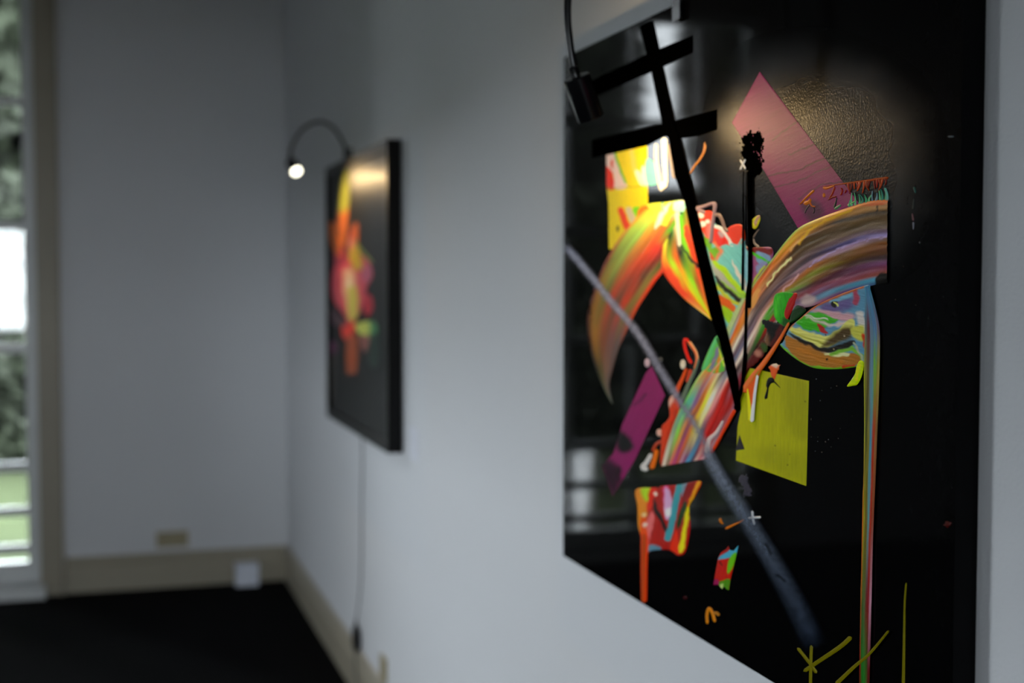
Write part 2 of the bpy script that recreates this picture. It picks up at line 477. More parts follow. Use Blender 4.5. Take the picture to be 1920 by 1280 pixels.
def smooth_closed(pts, n=6):
    p = np.array(pts, float); out = []
    for i in range(len(p)):
        a, b_, c, d = p[i - 1], p[i], p[(i + 1) % len(p)], p[(i + 2) % len(p)]
        for k in range(n):
            t = k / n
            out.append(0.5 * (2 * b_ + (c - a) * t + (2 * a - 5 * b_ + 4 * c - d) * t * t + (3 * b_ - a - 3 * c + d) * t ** 3))
    return out
def resample(pts, n):
    p = np.array([tuple(v) for v in catmull([(x, y, 0) for x, y in pts], 200)])[:, :2]
    L = np.r_[0, np.cumsum(np.hypot(*np.diff(p, axis=0).T))]; L /= L[-1]
    u = np.linspace(0, 1, n)
    return np.stack([np.interp(u, L, p[:, 0]), np.interp(u, L, p[:, 1])], 1)
def circle(x, y, r, ry=None):
    return [(x + r * math.cos(a), y + (ry or r) * math.sin(a)) for a in np.linspace(0, 2 * math.pi, 14)[:-1]]

def apply_layers(X, Y, col, layers, warp, seed):
    Xw = X + warp * vn(X / 9, Y / 9, seed + 5); Yw = Y + warp * vn(X / 9, Y / 9, seed + 6)
    for ly in layers:
        if ly[0] == 'p': d = sdf_poly(Xw, Yw, smooth_closed(ly[1], 4)); h, soft = ly[2], (ly[3] if len(ly) > 3 else 1.2)
        elif ly[0] == 'c': d = np.hypot(Xw - ly[1], Yw - ly[2]) - ly[3]; h, soft = ly[4], (ly[5] if len(ly) > 5 else 1.5)
        else:
            w = ly[2] if isinstance(ly[2], tuple) else (ly[2], ly[2])
            d = sdf_line(Xw, Yw, ly[1], *w); h, soft = ly[3], (ly[4] if len(ly) > 4 else 1.2)
        a = np.clip(0.5 - d / (2 * soft), 0, 1)[..., None]
        a = a * a * (3 - 2 * a)
        col[...] = col * (1 - a) + hx(h) * a

class Picture:
    def __init__(self, root, xplane):
        self.root = root; self.x = xplane; self.k = 0
    def _emit(self, name, X, Y, H, col, Q, m):
        P = on_plane(X, Y, self.x); P[..., 0] -= H
        col = np.clip(col, 0, None).copy(); col[..., :3] = np.clip(col[..., :3] ** 1.25 * GAIN, 0, 0.92)
        return np_mesh(name, P.reshape(-1, 3), Q, m, self.root, col.reshape(-1, 4), True)
    def patch(self, name, outline, base, layers=(), lift=0.3, thick=0.7, res=1.3, rag=0.0, warp=2.0, smooth=True,
              grain=None, m='paint', dry=0.0, tone=0.10, relief=0.35, fade=None, seed=None):
        self.k += 1; seed = seed or self.k * 17
        pts = smooth_closed(outline) if smooth else outline
        p = np.array(pts); mg = 3 + rag
        xs = np.arange(p[:, 0].min() - mg, p[:, 0].max() + mg, res); yy = np.arange(p[:, 1].min() - mg, p[:, 1].max() + mg, res)
        X, Y = np.meshgrid(xs, yy)
        d = sdf_poly(X, Y, pts)
        if rag: d = d + rag * vn(X / 4, Y / 4, seed) + rag * .6 * vn(X / 1.8, Y / 1.8, seed + 1)
        gy, gx = np.gradient(d, res); g2 = np.maximum(gx * gx + gy * gy, .25)
        out = d > 0
        step = np.where(out, np.clip(d, 0, 1.6 * res), 0)
        Xp = X - step * gx / g2; Yp = Y - step * gy / g2
        col = np.ones(X.shape + (4,)); col[..., :3] = hx(base)
        c3 = col[..., :3].copy()
        apply_layers(Xp, Yp, c3, layers, warp, seed)
        ang = math.radians(grain if grain is not None else 20)
        U = Xp * math.cos(ang) + Yp * math.sin(ang); W = -Xp * math.sin(ang) + Yp * math.cos(ang)
        st = vn(U / 30, W / 2.2, seed + 2) * .6 + vn(U / 12, W / 1.3, seed + 3) * .4
        c3 *= (1 + tone * st)[..., None]
        col[..., :3] = c3
        if fade is not None: col[..., 3] = np.clip(fade(Xp, Yp), 0, 1)
        e = np.clip(-d / 2.5, 0, 1); e = e * (2 - e)
        H = (lift + thick * e * (1 + relief * st)) * 1e-3
        inside = ~out
        keep = inside[:-1, :-1] | inside[1:, :-1] | inside[:-1, 1:] | inside[1:, 1:]
        if dry:
            hole = vn(U / 9, W / 1.6, seed + 8) + .6 * vn(U / 3, W / 1.0, seed + 9) > (1.3 - 1.6 * dry)
            keep &= ~hole[:-1, :-1]
        return self._quads(name, Xp, Yp, H, col, keep, m)
    def _quads(self, name, X, Y, H, col, keep, m):
        nr, nc = X.shape
        I = np.arange(nr * nc).reshape(nr, nc)
        Q = np.stack([I[:-1, :-1], I[1:, :-1], I[1:, 1:], I[:-1, 1:]], -1)[keep]
        used = np.unique(Q); remap = np.full(nr * nc, -1); remap[used] = np.arange(len(used))
        f = lambda a: a.reshape(nr * nc, -1)[used]
        return self._emit(name, f(X)[:, 0], f(Y)[:, 0], f(H)[:, 0], f(col), remap[Q], M[m])
    def ribbon(self, name, A, Bp, stops, layers=(), lift=0.5, thick=1.0, res=1.4, wander=0.035, tone=0.16, warp=2.0,
               m='paint', dry=None, alpha=None, seed=None, endrag=0.0):
        """sweep of mixed colours: stops [(u, [colours from edge A to edge B])]"""
        self.k += 1; seed = seed or self.k * 13
        A0 = np.array(A, float); ln = np.hypot(*np.diff(A0, axis=0).T).sum(); wd = np.hypot(*(np.array(A, float)[len(A) // 2] - np.array(Bp, float)[len(Bp) // 2]))
        nu = int(max(12, ln / res)); nv = int(max(8, wd * 1.15 / res))
        a = resample(A, nu); c = resample(Bp, nu)
        u = np.linspace(0, 1, nu)[:, None] * np.ones((1, nv)); v = np.ones((nu, 1)) * np.linspace(0, 1, nv)[None]
        vv = np.clip(v + wander * (vn(u * 5, v * 4, seed) + .5 * vn(u * 13, v * 11, seed + 1)) * np.clip(np.minimum(v, 1 - v) * 8, 0.2, 1), 0, 1)
        X = a[:, None, 0] * (1 - v) + c[:, None, 0] * v; Y = a[:, None, 1] * (1 - v) + c[:, None, 1] * v
        if endrag:
            j = endrag * vn(v * nv / 2.2, u * 0 + 3, seed + 7)
            dx = np.gradient(X, axis=0); dy = np.gradient(Y, axis=0); q = np.hypot(dx, dy) + 1e-6
            wgt = np.exp(-u * 30)
            X = X + j * wgt * dx / q; Y = Y + j * wgt * dy / q
        cs = []
        for us, hs in stops:
            cc = np.array([hx(h) for h in hs]); g = vv * (len(hs) - 1)
            k = np.clip(g.astype(int), 0, len(hs) - 2); t = g - k; t = np.clip((t - .5) * 1.7 + .5, 0, 1)[..., None]
            cs.append(cc[k] * (1 - t) + cc[k + 1] * t)
        uw = np.clip(u + .035 * vn(v * 17, u * 3, seed + 4), 0, 1)
        c3 = cs[0].copy()
        for i in range(1, len(stops)):
            t = np.clip((uw - stops[i - 1][0]) / (stops[i][0] - stops[i - 1][0]), 0, 1)[..., None]
            c3 = c3 * (1 - t) + cs[i] * t
        st = vn(u * ln / 70, v * wd / 2.4, seed + 2) * .55 + vn(u * ln / 30, v * wd / 1.3, seed + 3) * .45
        c3 = c3 * (1 + tone * st)[..., None]
        apply_layers(X, Y, c3, layers, warp, seed)
        col = np.ones(X.shape + (4,)); col[..., :3] = c3
        if alpha is not None: col[..., 3] = np.clip(alpha(u, v, X, Y), 0, 1)
        e = np.clip(np.minimum(v, 1 - v) * wd / 3, 0, 1); e = e * (2 - e)
        H = (lift + thick * e * (1 + .5 * st)) * 1e-3
        keep = np.ones((nu - 1, nv - 1), bool)
        if dry is not None:
            h = vn(u * ln / 12, v * wd / 1.8, seed + 8) + .6 * vn(u * ln / 4, v * wd / 1.1, seed + 9)
            keep &= ~(h > dry(u, v))[:-1, :-1]
        return self._quads(name, X, Y, H, col, keep, m)
    def line(self, name, pts, w, col, lift=0.8, thick=1.0, m='paint', col2=None, **k):
        w = w if isinstance(w, tuple) else (w, w)
        p = resample(pts, max(12, int(np.hypot(*np.diff(np.array(pts, float), axis=0).T).sum() / 3)))
        d = np.gradient(p, axis=0); d /= np.hypot(d[:, 0], d[:, 1])[:, None] + 1e-9
        ww = np.linspace(w[0], w[1], len(p)); s = np.linspace(0, 1, len(p)); L = np.hypot(*np.diff(p, axis=0).T).sum()
        cap = np.sqrt(np.clip(1 - (1 - np.clip(np.minimum(s, 1 - s) * L / (ww / 2 + .5), 0, 1)) ** 2, .02, 1))
        n = np.stack([-d[:, 1], d[:, 0]], 1) * (ww * cap / 2)[:, None]
        c2 = col2 or col
        return self.ribbon(name, [tuple(q) for q in p - n], [tuple(q) for q in p + n], [(0, [col, c2, col]), (1, [col, c2, col])],
                           lift=lift, thick=thick, res=1.0, m=m, tone=k.pop('tone', .08), **k)

# ------------------------------------------------------------------ the near picture: black board with mixed-colour strokes
GAP = 0.006
def px_y(px, xplane):            # where a pixel column meets a plane, at eye height
    return float(on_plane(px, 519, xplane)[1])
X1 = -0.034
near_y0, near_y1 = px_y(1798, X1), px_y(1057, X1)
Z0 = float(on_plane(1057, 1042, X1)[2]); Z1 = float(on_plane(1057, 108, X1)[2])
art1 = tag(empty('abstract_painting', (0, (near_y0 + near_y1) / 2, Z0)),
           'large glossy black painting with a rainbow arc of thick paint, nearest on the wall', 'painting')
obj('board', bx(X1, -GAP, near_y0, near_y1, Z0, Z1), M['board'], art1, bevel=.0012)
for ya in (near_y0 + .04, near_y1 - .06):
    obj('hanging_batten', bx(-GAP, -.0005, ya, ya + .02, Z0 + .03, Z1 - .03), M['dark'], art1)
A = Picture(art1, X1)

# satin black patch added to spread the lamp's glare over the upper board
GLARE_OUT = [(1290, 400), (1300, 330), (1310, 250), (1335, 150), (1400, 75), (1520, 50), (1670, 90), (1765, 200), (1775, 400), (1700, 520), (1560, 540), (1450, 540), (1380, 480), (1330, 430)]
def glare_fade(X, Y):
    d = -sdf_poly(X, Y, GLARE_OUT)
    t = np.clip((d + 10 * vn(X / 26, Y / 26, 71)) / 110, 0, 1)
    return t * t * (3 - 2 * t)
A.patch('glare_patch', GLARE_OUT, 'ffffff', lift=.03, thick=.12, m='glare', grain=-22, relief=.7, fade=glare_fade, res=1.6)

# flat colour blocks under the strokes
A.patch('magenta_band', [(1373, 230), (1425, 134), (1612, 382), (1497, 428), (1434, 321)], '8c1c68', smooth=False, lift=.4, thick=.2, m='flat', tone=.12, grain=-25,
        layers=[('l', [(1440, 330), (1500, 318), (1560, 290), (1640, 240)], 2.2, '4a1836', 1.4), ('l', [(1436, 352), (1480, 345), (1545, 318), (1590, 300)], 1.8, '54203e', 1.2),
                ('l', [(1480, 290), (1530, 268), (1580, 236)], 2, '5c2846', 1.6), ('l', [(1498, 372), (1540, 345), (1600, 338)], 2, '54203e', 1.2),
                ('l', [(1450, 262), (1490, 230), (1520, 212)], 2, '6a3050', 2), ('p', [(1503, 385), (1530, 375), (1545, 400), (1520, 415)], '5c2050', 8)])
A.patch('yellow_block', [(1137, 291), (1214, 273), (1215, 383), (1202, 420), (1172, 466), (1142, 467), (1141, 382), (1137, 345)], 'd6ca00', smooth=False, lift=.1, thick=.3, m='flat', grain=90, tone=.05, warp=1.2,
        layers=[('p', [(1136, 312), (1147, 303), (1150, 330), (1154, 353), (1138, 353)], 'd83c1c'),
                ('p', [(1136, 290), (1152, 287), (1163, 320), (1176, 351), (1154, 353), (1150, 325), (1138, 310)], 'd8c4c2'),
                ('p', [(1146, 303), (1151, 299), (1150, 315), (1146, 314)], 'd06048'), ('l', [(1153, 287), (1162, 312), (1173, 342)], 4, '62b418'),
                ('l', [(1184, 279), (1190, 318), (1196, 334)], 8, 'd8c868', 4), ('p', [(1190, 322), (1199, 320), (1213, 347), (1201, 348)], 'f0e4c8'),
                ('p', [(1202, 318), (1209, 311), (1217, 345), (1210, 348)], 'f4ecdc'), ('l', [(1137, 353), (1215, 349)], 1.5, 'a09800'),
                ('p', [(1159, 393), (1170, 391), (1178, 415), (1188, 430), (1180, 438), (1170, 425)], 'd85024', 2), ('p', [(1174, 391), (1184, 390), (1192, 412), (1184, 421)], 'c0b8a0', 2),
                ('p', [(1187, 391), (1201, 387), (1204, 402), (1196, 409)], '70cc10', 2), ('p', [(1200, 388), (1216, 386), (1210, 408), (1198, 420), (1195, 410)], 'e08418', 2), ('p', circle(1159, 428, 2.5, 6), '303000', 1.5)])
A.patch('yellow_square', [(1384, 687), (1402, 689), (1440, 697), (1517, 714), (1512, 911), (1380, 863), (1383, 800), (1390, 765)], 'b2b400', smooth=False, lift=.1, thick=.3, m='flat', grain=91, tone=.10, warp=1.0,
        layers=[('p', [(1470, 712), (1517, 716), (1514, 820), (1478, 800)], 'a4a600', 14), ('p', [(1420, 840), (1514, 850), (1512, 905), (1440, 878)], 'a6a800', 14),
                ('c', 1454, 835, 1.3, '606000'), ('c', 1477, 871, 1.3, '606000'), ('c', 1510, 752, 1.3, '606000'), ('c', 1482, 851, 1, '707000')])
A.patch('magenta_band', [(1222, 686), (1247, 741), (1190, 862), (1149, 930), (1129, 873), (1150, 850), (1167, 795), (1211, 699)], '92296a', smooth=False, lift=.05, thick=.2, m='flat', grain=-62, tone=.08,
        layers=[('l', [(1187, 760), (1200, 752), (1210, 740)], (2, 5), '5c1c44', 4), ('p', [(1158, 810), (1178, 818), (1187, 838), (1172, 848), (1156, 840)], '080408', 7),
                ('p', [(1140, 862), (1160, 880), (1156, 930), (1145, 925), (1126, 872)], '380e2c', 9), ('p', [(1155, 880), (1163, 876), (1164, 900), (1158, 902)], '200818', 5)])

# left leg and right leg of the first arch
A.ribbon('arch_stroke', [(1149, 757), (1136, 735), (1121, 700), (1107, 655), (1101, 610), (1106, 570), (1122, 520), (1142, 478), (1168, 438), (1200, 402), (1228, 384), (1262, 379)],
         [(1150, 757), (1143, 722), (1150, 690), (1160, 655), (1172, 628), (1185, 600), (1198, 575), (1213, 552), (1230, 527), (1243, 511), (1264, 478), (1290, 420)],
         [(0, ['485848', '6a6a60', '505a58']), (.15, ['2a2410', '6a5c30', '8a6a58', '705a54']), (.3, ['4a2410', 'a87828', '90583a', '86605a', '70605c']),
          (.5, ['702c14', 'a88030', '7c7838', 'b85030', '7a5840', 'c04a20', '8a7a3c', 'd05828']), (.65, ['a04818', '88903a', 'a0b050', 'b07a34', 'c86030', 'b04a20', '6a4a28', '90843c', 'd84818']),
          (.8, ['d8a020', 'b8d860', 'a8d060', 'd8a838', 'c08028', 'd86018', 'd04010', '902808', '40602a', 'c85020']),
          (.92, ['e8b020', 'e8dc38', 'd0e050', 'c8d040', 'd8a040', 'b88030', '60a828', '2c7a28', '50a020', 'c84010']),
          (1, ['c8d830', 'e8e040', 'f0ecd0', 'd8e8a0', 'a0d8c0', '78b020', '48a020', '387020', 'a03010'])],
         dry=lambda u, v: np.where(v < .22, .15 + v * 5 + np.abs(u - .35) * 2.2, 9), lift=.4, thick=.8)
A.ribbon('arch_stroke', [(1290, 385), (1297, 412), (1304, 450), (1314, 495), (1325, 545), (1337, 599)], [(1243, 462), (1240, 495), (1246, 514), (1265, 540), (1290, 566), (1336, 600)],
         [(0, ['c03010', '58a020', '68c818', 'd8d0a0', '2c7a28', '203010', 'c8e040', 'e07018']), (.3, ['d84810', 'e06018', '88d010', '201808', 'e07818', 'b8e028', 'e85818', 'c84010']),
          (.6, ['e05818', 'd86018', 'b07018', 'a0e020', 'c8e010', 'e07010', 'e85020', 'd86830']), (1, ['b0b0a0', 'e09820', 'e8c020', 'd0d810', 'e8a010', 'f0d080', 'e8e060'])],
         layers=[('l', [(1278, 460), (1295, 483), (1310, 500)], (3, 6), '1c1208', 1.5), ('p', [(1283, 430), (1292, 428), (1306, 478), (1310, 495), (1296, 475)], 'd85418', 2)], lift=.6, thick=.9)
A.patch('apex_stroke', [(1214, 384), (1250, 379), (1284, 376), (1287, 396), (1264, 400), (1252, 424), (1240, 422), (1228, 430), (1230, 402)], 'c8d848', lift=1.0, thick=.5, grain=-50,
        layers=[('p', [(1262, 380), (1250, 397), (1238, 426), (1226, 432), (1240, 395)], 'f0ecd0', 2), ('p', [(1266, 378), (1283, 377), (1287, 394), (1266, 396)], 'a0d8cc', 2), ('l', [(1243, 379), (1244, 394)], 4, '60b098'), ('c', 1279, 379, 4, 'e8ecdc', 2)])
A.patch('cyan_dab', [(1210, 308), (1214, 297), (1222, 300), (1231, 311), (1236, 325), (1237, 342), (1217, 348), (1211, 330)], '84ccc4', lift=.5, thick=.5)
A.line('white_stroke', [(1231, 269), (1231, 300), (1236, 335), (1240, 353)], (7, 9), 'ddd2c8', lift=.6)
A.line('white_stroke', [(1246, 258), (1247, 300), (1249, 346)], (11, 8), 'e4d8cc', lift=.8)
A.patch('white_dab', [(1235, 345), (1248, 340), (1252, 348), (1246, 354), (1239, 358)], 'ece4d8', lift=.9)
A.line('grey_stroke', [(1255, 270), (1260, 300), (1266, 335)], (8, 10), '8c8480', lift=.4)
A.line('ochre_line', [(1323, 266), (1321, 282), (1313, 298), (1302, 312), (1294, 326)], (5, 3), '9c7038', lift=.4, dry=lambda u, v: .55 + 0 * u)
A.line('drip_line', [(1270, 397), (1273, 430), (1276, 462)], (7, 7), 'e8dcc8', lift=1.4)

# cluster right of the slash
A.patch('mixed_stroke', [(1309, 398), (1318, 396), (1336, 397), (1342, 419), (1352, 424), (1362, 430), (1370, 424), (1382, 420), (1393, 423), (1398, 440), (1401, 462), (1425, 463), (1448, 465), (1447, 489), (1418, 528), (1400, 556), (1390, 590), (1375, 645), (1366, 634), (1350, 560), (1334, 500), (1318, 440)], '80c8c4', lift=.5, thick=1.0, grain=50,
        layers=[('p', [(1306, 395), (1338, 394), (1345, 430), (1395, 416), (1400, 445), (1386, 461), (1365, 458), (1350, 462), (1335, 455), (1324, 445)], 'e04c1c', 1.5),
                ('c', 1315, 403, 6, 'f4ecd8'), ('c', 1319, 420, 6, 'f4ecd8'), ('c', 1329, 416, 4.5, 'f0e8e0'), ('p', [(1325, 426), (1335, 420), (1338, 450), (1328, 450)], 'd88078', 4),
                ('p', [(1343, 434), (1362, 440), (1368, 452), (1360, 461), (1346, 455)], 'd83414'), ('c', 1353, 440, 5.5, 'b8a4a8', 3), ('l', [(1340, 424), (1357, 431), (1367, 448), (1376, 460)], 6, 'e8e0d8'),
                ('l', [(1374, 458), (1384, 463), (1392, 450)], 5, '90c4c4'), ('p', [(1321, 444), (1335, 456), (1337, 466), (1350, 464), (1346, 482), (1334, 478)], '78b420', 2), ('l', [(1342, 456), (1354, 470), (1347, 484)], 6, 'd88858', 3),
                ('p', [(1330, 472), (1344, 486), (1337, 490)], 'd06424', 2), ('p', [(1334, 490), (1346, 495), (1402, 562), (1394, 564), (1350, 530), (1340, 515)], 'b0b4a8', 4),
                ('l', [(1342, 492), (1362, 510), (1378, 530), (1397, 553)], 11, 'b4dc20', 2.5), ('l', [(1352, 532), (1375, 549), (1396, 556)], 12, '9cc844', 3),
                ('p', [(1375, 488), (1390, 512), (1406, 533), (1403, 548), (1393, 536), (1381, 510)], 'e4dcd0', 1.5), ('l', [(1343, 520), (1362, 541), (1390, 564)], (6, 9), '281a08', 2.5),
                ('l', [(1348, 538), (1372, 563), (1392, 570)], 7, 'c0c838', 2), ('p', [(1350, 550), (1378, 571), (1377, 586), (1355, 575)], 'd87018', 2), ('p', [(1356, 572), (1375, 586), (1372, 606), (1361, 600)], 'a0cc20', 2),
                ('l', [(1396, 566), (1383, 586), (1368, 622)], 11, 'b4c894', 2), ('l', [(1399, 569), (1386, 594), (1371, 630)], 5, '88b0b8', 1.5),
                ('p', [(1410, 470), (1425, 460), (1449, 464), (1447, 490), (1420, 526), (1409, 528)], 'a05c86', 2), ('p', [(1398, 453), (1420, 460), (1449, 468), (1440, 479), (1412, 476)], '842018', 1.5),
                ('p', [(1420, 472), (1442, 477), (1446, 490), (1425, 496)], '88a8c8', 1.5), ('l', [(1411, 475), (1428, 484), (1444, 493)], 5, '58c028'), ('p', [(1420, 497), (1441, 491), (1424, 512)], '9098c0', 3),
                ('p', [(1398, 470), (1404, 472), (1404, 530), (1399, 530)], '88b8c8', 2), ('l', [(1412, 540), (1422, 515), (1436, 500)], 4, 'b8c850')])
A.line('grey_squiggle', [(1325, 399), (1309, 391), (1322, 387), (1336, 382), (1343, 383), (1341, 400), (1338, 420), (1336, 440), (1334, 456)], 6.5, '9a868c', lift=1.8, thick=1.6)
A.line('grey_squiggle', [(1341, 404), (1350, 403), (1357, 415), (1361, 428), (1368, 434)], 6.5, '947e76', lift=1.8, thick=1.4)
A.patch('paint_dab', [(1409, 416), (1413, 410), (1425, 403), (1427, 412), (1421, 426), (1415, 429), (1410, 424)], 'c8c41c', lift=1.2, layers=[('l', [(1416, 421), (1425, 405)], 5, 'b08878'), ('c', 1413, 421, 3, 'e0e020')])
A.line('thin_grey_line', [(1413, 446), (1418, 438), (1425, 429)], (3.5, 2), '8c7c70', lift=.8)
A.line('thin_grey_line', [(1414, 447), (1416, 456), (1425, 464)], (3.5, 5), '9c8c80', lift=.8)

# the great arc, from its cut right end down to the lower left
A.ribbon('rainbow_arc', [(1667, 374), (1632, 377), (1585, 391), (1529, 412), (1499, 427), (1476, 450), (1446, 489), (1416, 530), (1396, 562), (1378, 600), (1360, 640), (1338, 672), (1318, 695), (1300, 722), (1283, 755), (1265, 785), (1250, 830), (1240, 874)],
         [(1666, 530), (1632, 536), (1580, 551), (1529, 572), (1492, 580), (1470, 592), (1452, 612), (1436, 640), (1420, 668), (1402, 700), (1390, 730), (1378, 770), (1360, 808), (1345, 838), (1327, 860)],
         [(0, ['c07848', 'b89060', '4a3a20', '6a5434', '7c6a50', '86766a', '806a80', 'b0a0d0', '7a6040', '8c5a28', '704830', '4a2c34', '805078', '904860', 'a06048', '60a8c0', '5aa0b8']),
          (.13, ['e08838', 'c09040', '382c18', '705a38', '5c4a2c', '84705c', '7a6268', '605a88', 'b898b0', '7c6034', '7a5a28', '603c30', '704058', '88506a', '985058', '60a0b8', '705c94']),
          (.26, ['90b850', 'e8b838', 'e0a030', '5a4020', '6c5a38', '6a5440', '806a68', '50404a', 'a88a98', 'b87838', '90983c', '8a6838', '6a3c40', '904a5c', '887090', '78a0b8', 'b06a80']),
          (.38, ['88b858', 'd8722c', 'd08850', 'b08050', '6c4830', '8a7068', '705a60', 'a07068', 'c08840', '70a838', '807878', 'a05050', '985a78', 'c0a8b0']),
          (.46, ['a0b070', 'e08038', 'e8a860', 'd0906a', '7a5a50', '6c605e', '907070', 'd0b0a0', '58b028', '48a828', 'b01810', 'c8b8b0']),
          (.55, ['b0c888', '88a8b0', 'e07820', 'd8902c', 'e0d0c0', '70606c', '807488', 'e0ccc4', 'c0a898', '406020', '30200c', '284018']),
          (.67, ['b0c880', 'e09020', 'd08010', 'd8c8bc', 'd8ccc0', '705c6c', '7888a0', 'd8c8bc', '2a2024', '907080', '8a3848', '601810']),
          (.79, ['70c060', '70c8b0', '9070a0', 'd88828', 'e8e050', 'f4ecd0', 'e89090', 'd02810', 'c01808', 'b01808', 'a07080']),
          (.89, ['d85018', '90a890', '88c858', 'd0a040', '905070', 'd08838', 'e0c830', 'e8e8a0', '706878', 'c84040', 'b81808', 'a81008', '907880', 'd84818']),
          (1, ['d84810', 'e0d8c8', 'a08068', 'd04880', 'c84088', 'b85838', 'b890a0', '804068', '5898b8', '405068', 'e0ccc0', 'c07880', 'd0a0a8', '902008'])],
         layers=[('l', [(1441, 534), (1458, 512), (1484, 484)], (4, 5), 'f8e4a4', 1.6), ('l', [(1500, 455), (1520, 432), (1560, 408), (1600, 393)], (5, 4), 'ecb82c', 2), ('l', [(1484, 470), (1498, 452), (1505, 448)], (5, 3), 'e8b060', 2),
                 ('l', [(1424, 545), (1412, 570)], (8, 12), 'e8a860', 3), ('l', [(1520, 498), (1570, 468), (1620, 450), (1668, 443)], 2.6, 'b8a4cc', 1.2), ('l', [(1500, 515), (1490, 527), (1470, 545)], 3, 'd8b0b0', 1.5),
                 ('p', [(1503, 565), (1515, 552), (1530, 556), (1532, 566), (1518, 574)], 'c0acac', 5), ('p', [(1610, 378), (1640, 374), (1668, 372), (1668, 382), (1630, 386)], 'c86a34', 2),
                 ('p', [(1650, 517), (1660, 512), (1670, 518), (1670, 536), (1640, 538)], '0a0806', 2), ('c', 1647, 388, 2, '100c08'), ('c', 1660, 397, 2, '100c08'), ('l', [(1648, 392), (1644, 398)], 2.5, '18120a')],
         lift=.9, thick=1.3, wander=.03, tone=.32, endrag=0)
A.patch('green_dab', [(1454, 556), (1468, 547), (1492, 550), (1482, 566), (1474, 588), (1483, 602), (1479, 614), (1464, 606), (1453, 590)], '3cac20', lift=1.9, thick=.9, grain=80, tone=.25, layers=[('p', [(1472, 595), (1484, 600), (1480, 615), (1468, 608)], '1c6018', 4), ('l', [(1462, 556), (1458, 590)], 6, '58c838', 4)])
A.patch('red_dab', [(1484, 554), (1498, 550), (1493, 570), (1483, 592), (1478, 600), (1473, 586)], 'b01c14', lift=2.1, thick=.7, grain=-60, tone=.2)
A.patch('dark_green_dab', [(1497, 571), (1514, 580), (1500, 596), (1484, 605), (1486, 588)], '184818', lift=2.0, thick=.6, tone=.3, grain=-30, layers=[('p', [(1500, 568), (1530, 568), (1522, 578), (1506, 576)], '4a2030', 3)])
A.patch('black_smear', [(1432, 600), (1455, 604), (1480, 612), (1478, 625), (1462, 642), (1448, 650), (1436, 640), (1442, 622)], '0a0705', lift=2.2, thick=.4, rag=2, layers=[('l', [(1469, 610), (1458, 630), (1448, 650)], 7, '5c0e0c', 2), ('p', [(1432, 622), (1444, 628), (1446, 645), (1436, 645)], '806040', 4)])
A.patch('brown_smear', [(1430, 640), (1442, 645), (1436, 664), (1420, 680), (1404, 690), (1402, 682), (1414, 664)], '6a1c16', lift=2.0, thick=.5, rag=1.5, layers=[('p', [(1430, 642), (1444, 646), (1440, 660), (1432, 658)], '406024', 4), ('c', 1424, 662, 6, 'b08070', 4)])
A.patch('green_tip', [(1345, 630), (1352, 645), (1362, 690), (1345, 700), (1325, 695), (1318, 692), (1326, 668)], '70c050', lift=1.9, thick=.6, grain=-62,
        layers=[('l', [(1345, 632), (1330, 675), (1320, 695)], 8, '68c080', 3), ('l', [(1349, 655), (1338, 690)], 8, '8c80a8', 3), ('l', [(1354, 665), (1346, 700)], 5, 'd8902c', 2), ('l', [(1350, 640), (1360, 685)], 4, 'c0d840', 1.5)])

